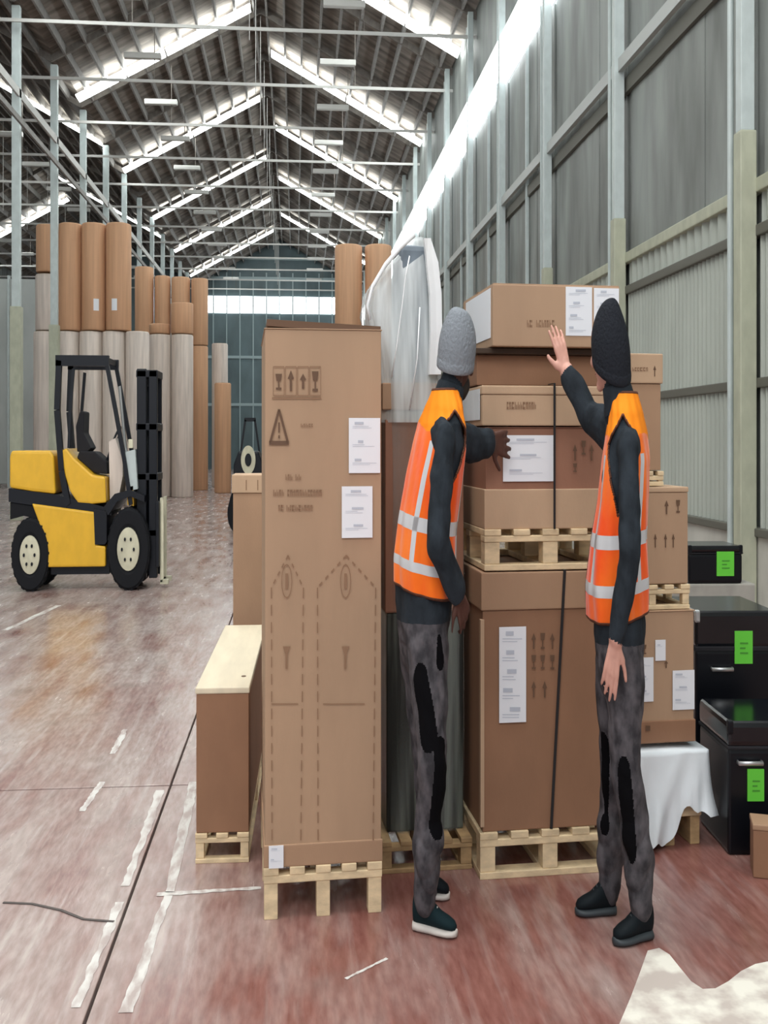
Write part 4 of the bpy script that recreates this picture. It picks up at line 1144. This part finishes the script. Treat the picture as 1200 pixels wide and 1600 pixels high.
    # ---- shoes
    for q in S_['shoes']:
        he, to = Vector(q['heel']), Vector(q['toe']); d = (to - he); d.z = 0; L_ = d.length; d.normalize(); s = Vector((-d.y, d.x, 0)); z0 = q.get('z', 0)
        def shoe_ring(bm, f, w, zb, zt, hfac):
            c_ = he + d * L_ * f; r = []
            for k in range(16):
                a = 2 * math.pi * k / 16; r.append(bm.verts.new(loc(Vector((c_.x, c_.y, 0)) + s * w * math.cos(a) + Vector((0, 0, z0 + (zb + zt) / 2 + (zt - zb) / 2 * math.sin(a))))))
            return r
        for nm, prof, m_ in (('shoe', ((0, .012, .03, .085), (.02, .030, .022, .105), (.10, .038, .02, .115), (.28, .041, .02, .118), (.45, .043, .02, .092), (.62, .048, .02, .070), (.80, .048, .02, .058), (.93, .038, .02, .048), (.99, .018, .022, .038)), q['m']),
                             ('sole', ((-.015, .014, 0, .026), (.02, .034, 0, .028), (.15, .041, 0, .028), (.4, .041, 0, .026), (.62, .051, 0, .026), (.82, .051, 0, .026), (.95, .040, .002, .026), (1.015, .018, .004, .026)), q['s'])):
            bm = BM(); R_ = [shoe_ring(bm, f, w, zb, zt, 1) for f, w, zb, zt in prof]
            for a_, b_ in zip(R_, R_[1:]):
                for k in range(16): bm.faces.new((a_[k], a_[(k + 1) % 16], b_[(k + 1) % 16], b_[k]))
            bm.faces.new(R_[0][::-1]); bm.faces.new(R_[-1]); bmesh.ops.recalc_face_normals(bm, faces=bm.faces)
            ob = build(nm, bm, m_, t if nm == 'shoe' else sh_, smooth=True)
            if nm == 'shoe': sh_ = ob
        bm = BM()
        for f in (.40, .48, .56):
            c_ = he + d * L_ * f; zt = z0 + .118 - .16 * (f - .28) * .9
            tube(bm, [loc(Vector((c_.x, c_.y, zt - .012)) - s * .026), loc(Vector((c_.x, c_.y, zt))), loc(Vector((c_.x, c_.y, zt - .012)) + s * .026)], .003, 5)
        build('laces', bm, q['s'], sh_, smooth=True)
    # ---- safety vest
    V_ = S_['vest']; NA, NT = 192, 110
    def vest_pt(th, tt, off=0.0):
        lv = V_['levels']; x = tt * (len(lv) - 1); i = min(int(x), len(lv) - 2); f = x - i
        f2 = f * f * (3 - 2 * f) * .3 + f * .7
        p = lv[i][0].lerp(lv[i + 1][0], f); a = lv[i][1] + (lv[i + 1][1] - lv[i][1]) * f2; b = lv[i][2] + (lv[i + 1][2] - lv[i][2]) * f2
        sl = V_['slope'] * (1 - tt)                          # hem dips towards one side
        c_, s_ = math.cos(th), math.sin(th)
        fold = 1 + .035 * math.sin(7 * th + 3 * tt) * (1 - tt) + .018 * math.sin(13 * th + 9 * tt)
        return p + side * s_ * (a * fold + off) + fwd * c_ * (b * fold + off) + Vector((0, 0, sl * c_ + V_.get('dip', 0) * (1 - tt) * s_))
    def arm_half(tt):
        lo, hi = V_['arm']
        if tt < lo or tt > hi: return 0
        u = (tt - lo) / (hi - lo)
        return V_['armw'] * (math.sin(math.pi * min(1, u * 1.35 + .0) * .5) if u < .74 else 1) * (1 if u < .62 else max(0, (1 - u) / .38) ** .95)
    def zone(th, tt):
        """0 cloth, None gap"""
        a = (th + math.pi) % (2 * math.pi) - math.pi        # 0 at front
        if abs(a) < V_['gap'] * (1 + 1.8 * max(0, tt - .55)): return None
        for s in (1, -1):
            if abs(a - s * math.pi / 2) < arm_half(tt): return None
        return 0
    bm = BM(); G_ = {}
    def gv(i, j):
        if (i, j) not in G_: G_[(i, j)] = bm.verts.new(loc(vest_pt(2 * math.pi * i / NA, j / NT)))
        return G_[(i, j)]
    edge_pts = []
    for j in range(NT):
        for i in range(NA):
            th = 2 * math.pi * (i + .5) / NA; tt = (j + .5) / NT
            if zone(th, tt) is None: continue
            f = bm.faces.new((gv(i, j), gv((i + 1) % NA, j), gv((i + 1) % NA, j + 1), gv(i, j + 1)))
            f.material_index = 1 if tt > .70 + .03 * math.sin(3 * th) else 0  # shoulders coloured yellower to stand for light from above
    bed = [(e.verts[0].co.copy(), e.verts[1].co.copy()) for e in bm.edges if len(e.link_faces) == 1]
    bmesh.ops.recalc_face_normals(bm, faces=bm.faces)
    vo = build('safety_vest', bm, ['orange', 'yoke'], t, smooth=True)
    sd = vo.modifiers.new('thickness', 'SOLIDIFY'); sd.thickness = .003; sd.offset = 0
    vo['label'] = 'orange safety vest with grey reflective bands'
    bm = BM()
    for a_, b_ in bed: tube(bm, [a_, b_], .0055, 4)
    po = build('vest_piping', bm, 'piping', vo, smooth=True); po['kind'] = 'stuff'
    def band(cond, nm='reflective_band', off=.0035):
        bm = BM(); g_ = {}
        def q(i, j, N1, N2):
            if (i, j) not in g_: g_[(i, j)] = bm.verts.new(loc(vest_pt(2 * math.pi * i / N1, j / N2, off)))
            return g_[(i, j)]
        N1, N2 = 192, 110
        for j in range(N2):
            for i in range(N1):
                th = 2 * math.pi * (i + .5) / N1; tt = (j + .5) / N2
                if zone(th, tt) is None or not cond(th, tt): continue
                bm.faces.new((q(i, j, N1, N2), q((i + 1) % N1, j, N1, N2), q((i + 1) % N1, j + 1, N1, N2), q(i, j + 1, N1, N2)))
        build(nm, bm, 'reflect', vo, smooth=True)
    for (lo, hi) in V_['bands']: band(lambda th, tt, lo=lo, hi=hi: lo < tt < hi)
    band(lambda th, tt: False if tt < V_['bands'][0][1] else (abs(math.cos(th)) > .45 and abs(abs(math.sin(th)) - .62) < .07 and tt < .62))
    return t

# ---------------- worker on the left: grey hat, turned right towards the stack
def wp(px, py, yc): return P(px, py, yc)
a1 = math.radians(20) - TH
f1 = Vector((math.cos(a1), math.sin(a1), 0))
y_ = 5.70
def lv(px, py, yc, a, b): return (wp(px, py, yc), a, b)
spine1 = [lv(662, 1000, 5.70, .165, .130), lv(662, 955, 5.70, .178, .150), lv(662, 895, 5.70, .172, .150), lv(668, 820, 5.70, .165, .135), lv(678, 750, 5.70, .180, .128), lv(686, 700, 5.70, .190, .118), lv(690, 662, 5.70, .180, .095), lv(694, 636, 5.70, .120, .075)]
vest1 = [lv(664, 918, 5.70, .195, .172), lv(664, 880, 5.70, .195, .170), lv(668, 820, 5.70, .190, .158), lv(678, 750, 5.70, .200, .148), lv(686, 700, 5.70, .207, .136), lv(690, 665, 5.70, .205, .118), lv(693, 640, 5.70, .160, .098), lv(697, 610, 5.70, .088, .078)]
sp1 = dict(
    origin=wp(672, HOR, 5.70), fwd=f1, waist=wp(0, 968, 5.7).z, spine=spine1, chest=wp(686, 690, 5.70),
    neck=wp(700, 622, 5.70), head=wp(716, 553, 5.70), face=(math.cos(a1 + .25), math.sin(a1 + .25), -.08), pelvis=wp(662, 1005, 5.70),
    skin='skin_dark', hat_mat='beanie_grey', hat=dict(h=.152, a=.096, b=.108, back=.01), beard=True,
    arms=[dict(sh=wp(695, 690, 5.50), el=wp(683, 848, 5.40), wr=wp(714, 922, 5.50), r=(.060, .063, .046), dir=wp(729, 975, 5.58) - wp(714, 922, 5.50), palm=(-.3, 1, 0), thumb=-1, curl=.42),
          dict(sh=wp(684, 680, 5.88), el=wp(733, 694, 6.02), wr=wp(764, 690, 6.10), r=(.070, .060, .046), dir=wp(786, 694, 6.14) - wp(762, 690, 6.08), palm=(.25, 1, 0), thumb=-1, curl=.12)],
    legs=[dict(hip=wp(668, 1015, 5.62), knee=wp(676, 1190, 5.50), ankle=wp(664, 1385, 5.56), r=(.118, .082, .066)),
          dict(hip=wp(655, 1015, 5.80), knee=wp(668, 1195, 5.85), ankle=wp(668, 1372, 5.98), r=(.118, .080, .064))],
    patches=[(wp(692, 985, 5.50), wp(692, 1032, 5.50), .040, .034), (wp(658, 1060, 5.51), wp(670, 1150, 5.45), .045, .050), (wp(690, 1175, 5.44), wp(682, 1290, 5.48), .045, .045)],
    shoes=[dict(heel=wp(646, 1440, 5.62) * 1, toe=wp(713, 1462, 5.52), m='shoe', s='sole_white'), dict(heel=wp(652, 1410, 6.02), toe=wp(702, 1408, 5.98), m='shoe_black', s='sole_white')],
    vest=dict(levels=vest1, slope=-.015, dip=.02, arm=(.38, .85), armw=math.radians(46), gap=math.radians(5), bands=((.115, .165), (.275, .32))))
make_person('person', 'worker in light grey knitted hat and orange vest, reaching right towards the stack', sp1)
# ---------------- worker on the right: dark hat, raised open hand
a2 = math.pi - math.radians(20) - TH
f2 = Vector((math.cos(a2), math.sin(a2), 0))
spine2 = [lv(968, 1035, 5.58, .160, .125), lv(968, 990, 5.58, .172, .142), lv(966, 930, 5.58, .165, .138), lv(968, 860, 5.58, .160, .128), lv(974, 780, 5.58, .172, .122), lv(978, 720, 5.58, .185, .115), lv(979, 675, 5.58, .175, .092), lv(976, 645, 5.58, .115, .072)]
vest2 = [lv(965, 955, 5.58, .185, .165), lv(965, 910, 5.58, .190, .170), lv(967, 840, 5.58, .184, .152), lv(974, 775, 5.58, .190, .138), lv(978, 720, 5.58, .200, .130), lv(979, 680, 5.58, .200, .112), lv(978, 648, 5.58, .155, .092), lv(974, 615, 5.58, .086, .076)]
sp2 = dict(
    origin=wp(970, HOR, 5.58), fwd=f2, waist=wp(0, 1000, 5.58).z, spine=spine2, chest=wp(978, 705, 5.58),
    neck=wp(967, 622, 5.58), head=wp(951, 545, 5.58), face=(math.cos(a2 - .38), math.sin(a2 - .38), .03), pelvis=wp(968, 1035, 5.58),
    skin='skin_pale', hat_mat='beanie_dark', hat=dict(h=.165, a=.094, b=.104, back=.03, point=True, dip=.075),
    arms=[dict(sh=wp(982, 705, 5.38), el=wp(985, 865, 5.28), wr=wp(963, 992, 5.30), r=(.056, .058, .043), dir=wp(951, 1080, 5.30) - wp(963, 990, 5.30), palm=(.2, 1, 0), thumb=1, curl=.20),
          dict(sh=wp(962, 680, 5.76), el=wp(922, 652, 5.95), wr=wp(887, 588, 6.03), r=(.070, .058, .044), dir=wp(864, 505, 6.07) - wp(884, 582, 6.03), palm=(-.35, 1, 0), thumb=1, curl=.06, spread=1.3)],
    legs=[dict(hip=wp(974, 1045, 5.50), knee=wp(978, 1200, 5.44), ankle=wp(1001, 1395, 5.48), r=(.115, .082, .070)),
          dict(hip=wp(960, 1045, 5.68), knee=wp(958, 1200, 5.72), ankle=wp(953, 1370, 5.80), r=(.115, .080, .068))],
    patches=[(wp(974, 1205, 5.36), wp(984, 1330, 5.40), .040, .038), (wp(940, 1165, 5.64), wp(942, 1290, 5.68), .042, .040)],
    shoes=[dict(heel=wp(1018, 1462, 5.52), toe=wp(960, 1482, 5.43), m='shoe_black', s='sole_grey'), dict(heel=wp(962, 1432, 5.80), toe=wp(900, 1425, 5.78), m='shoe_black', s='sole_grey')],
    vest=dict(levels=vest2, slope=-.01, dip=-.02, arm=(.38, .86), armw=math.radians(46), gap=math.radians(5), bands=((.115, .165), (.275, .32))))
make_person('person', 'worker in dark knitted hat and orange vest, right palm raised against the topmost box', sp2)
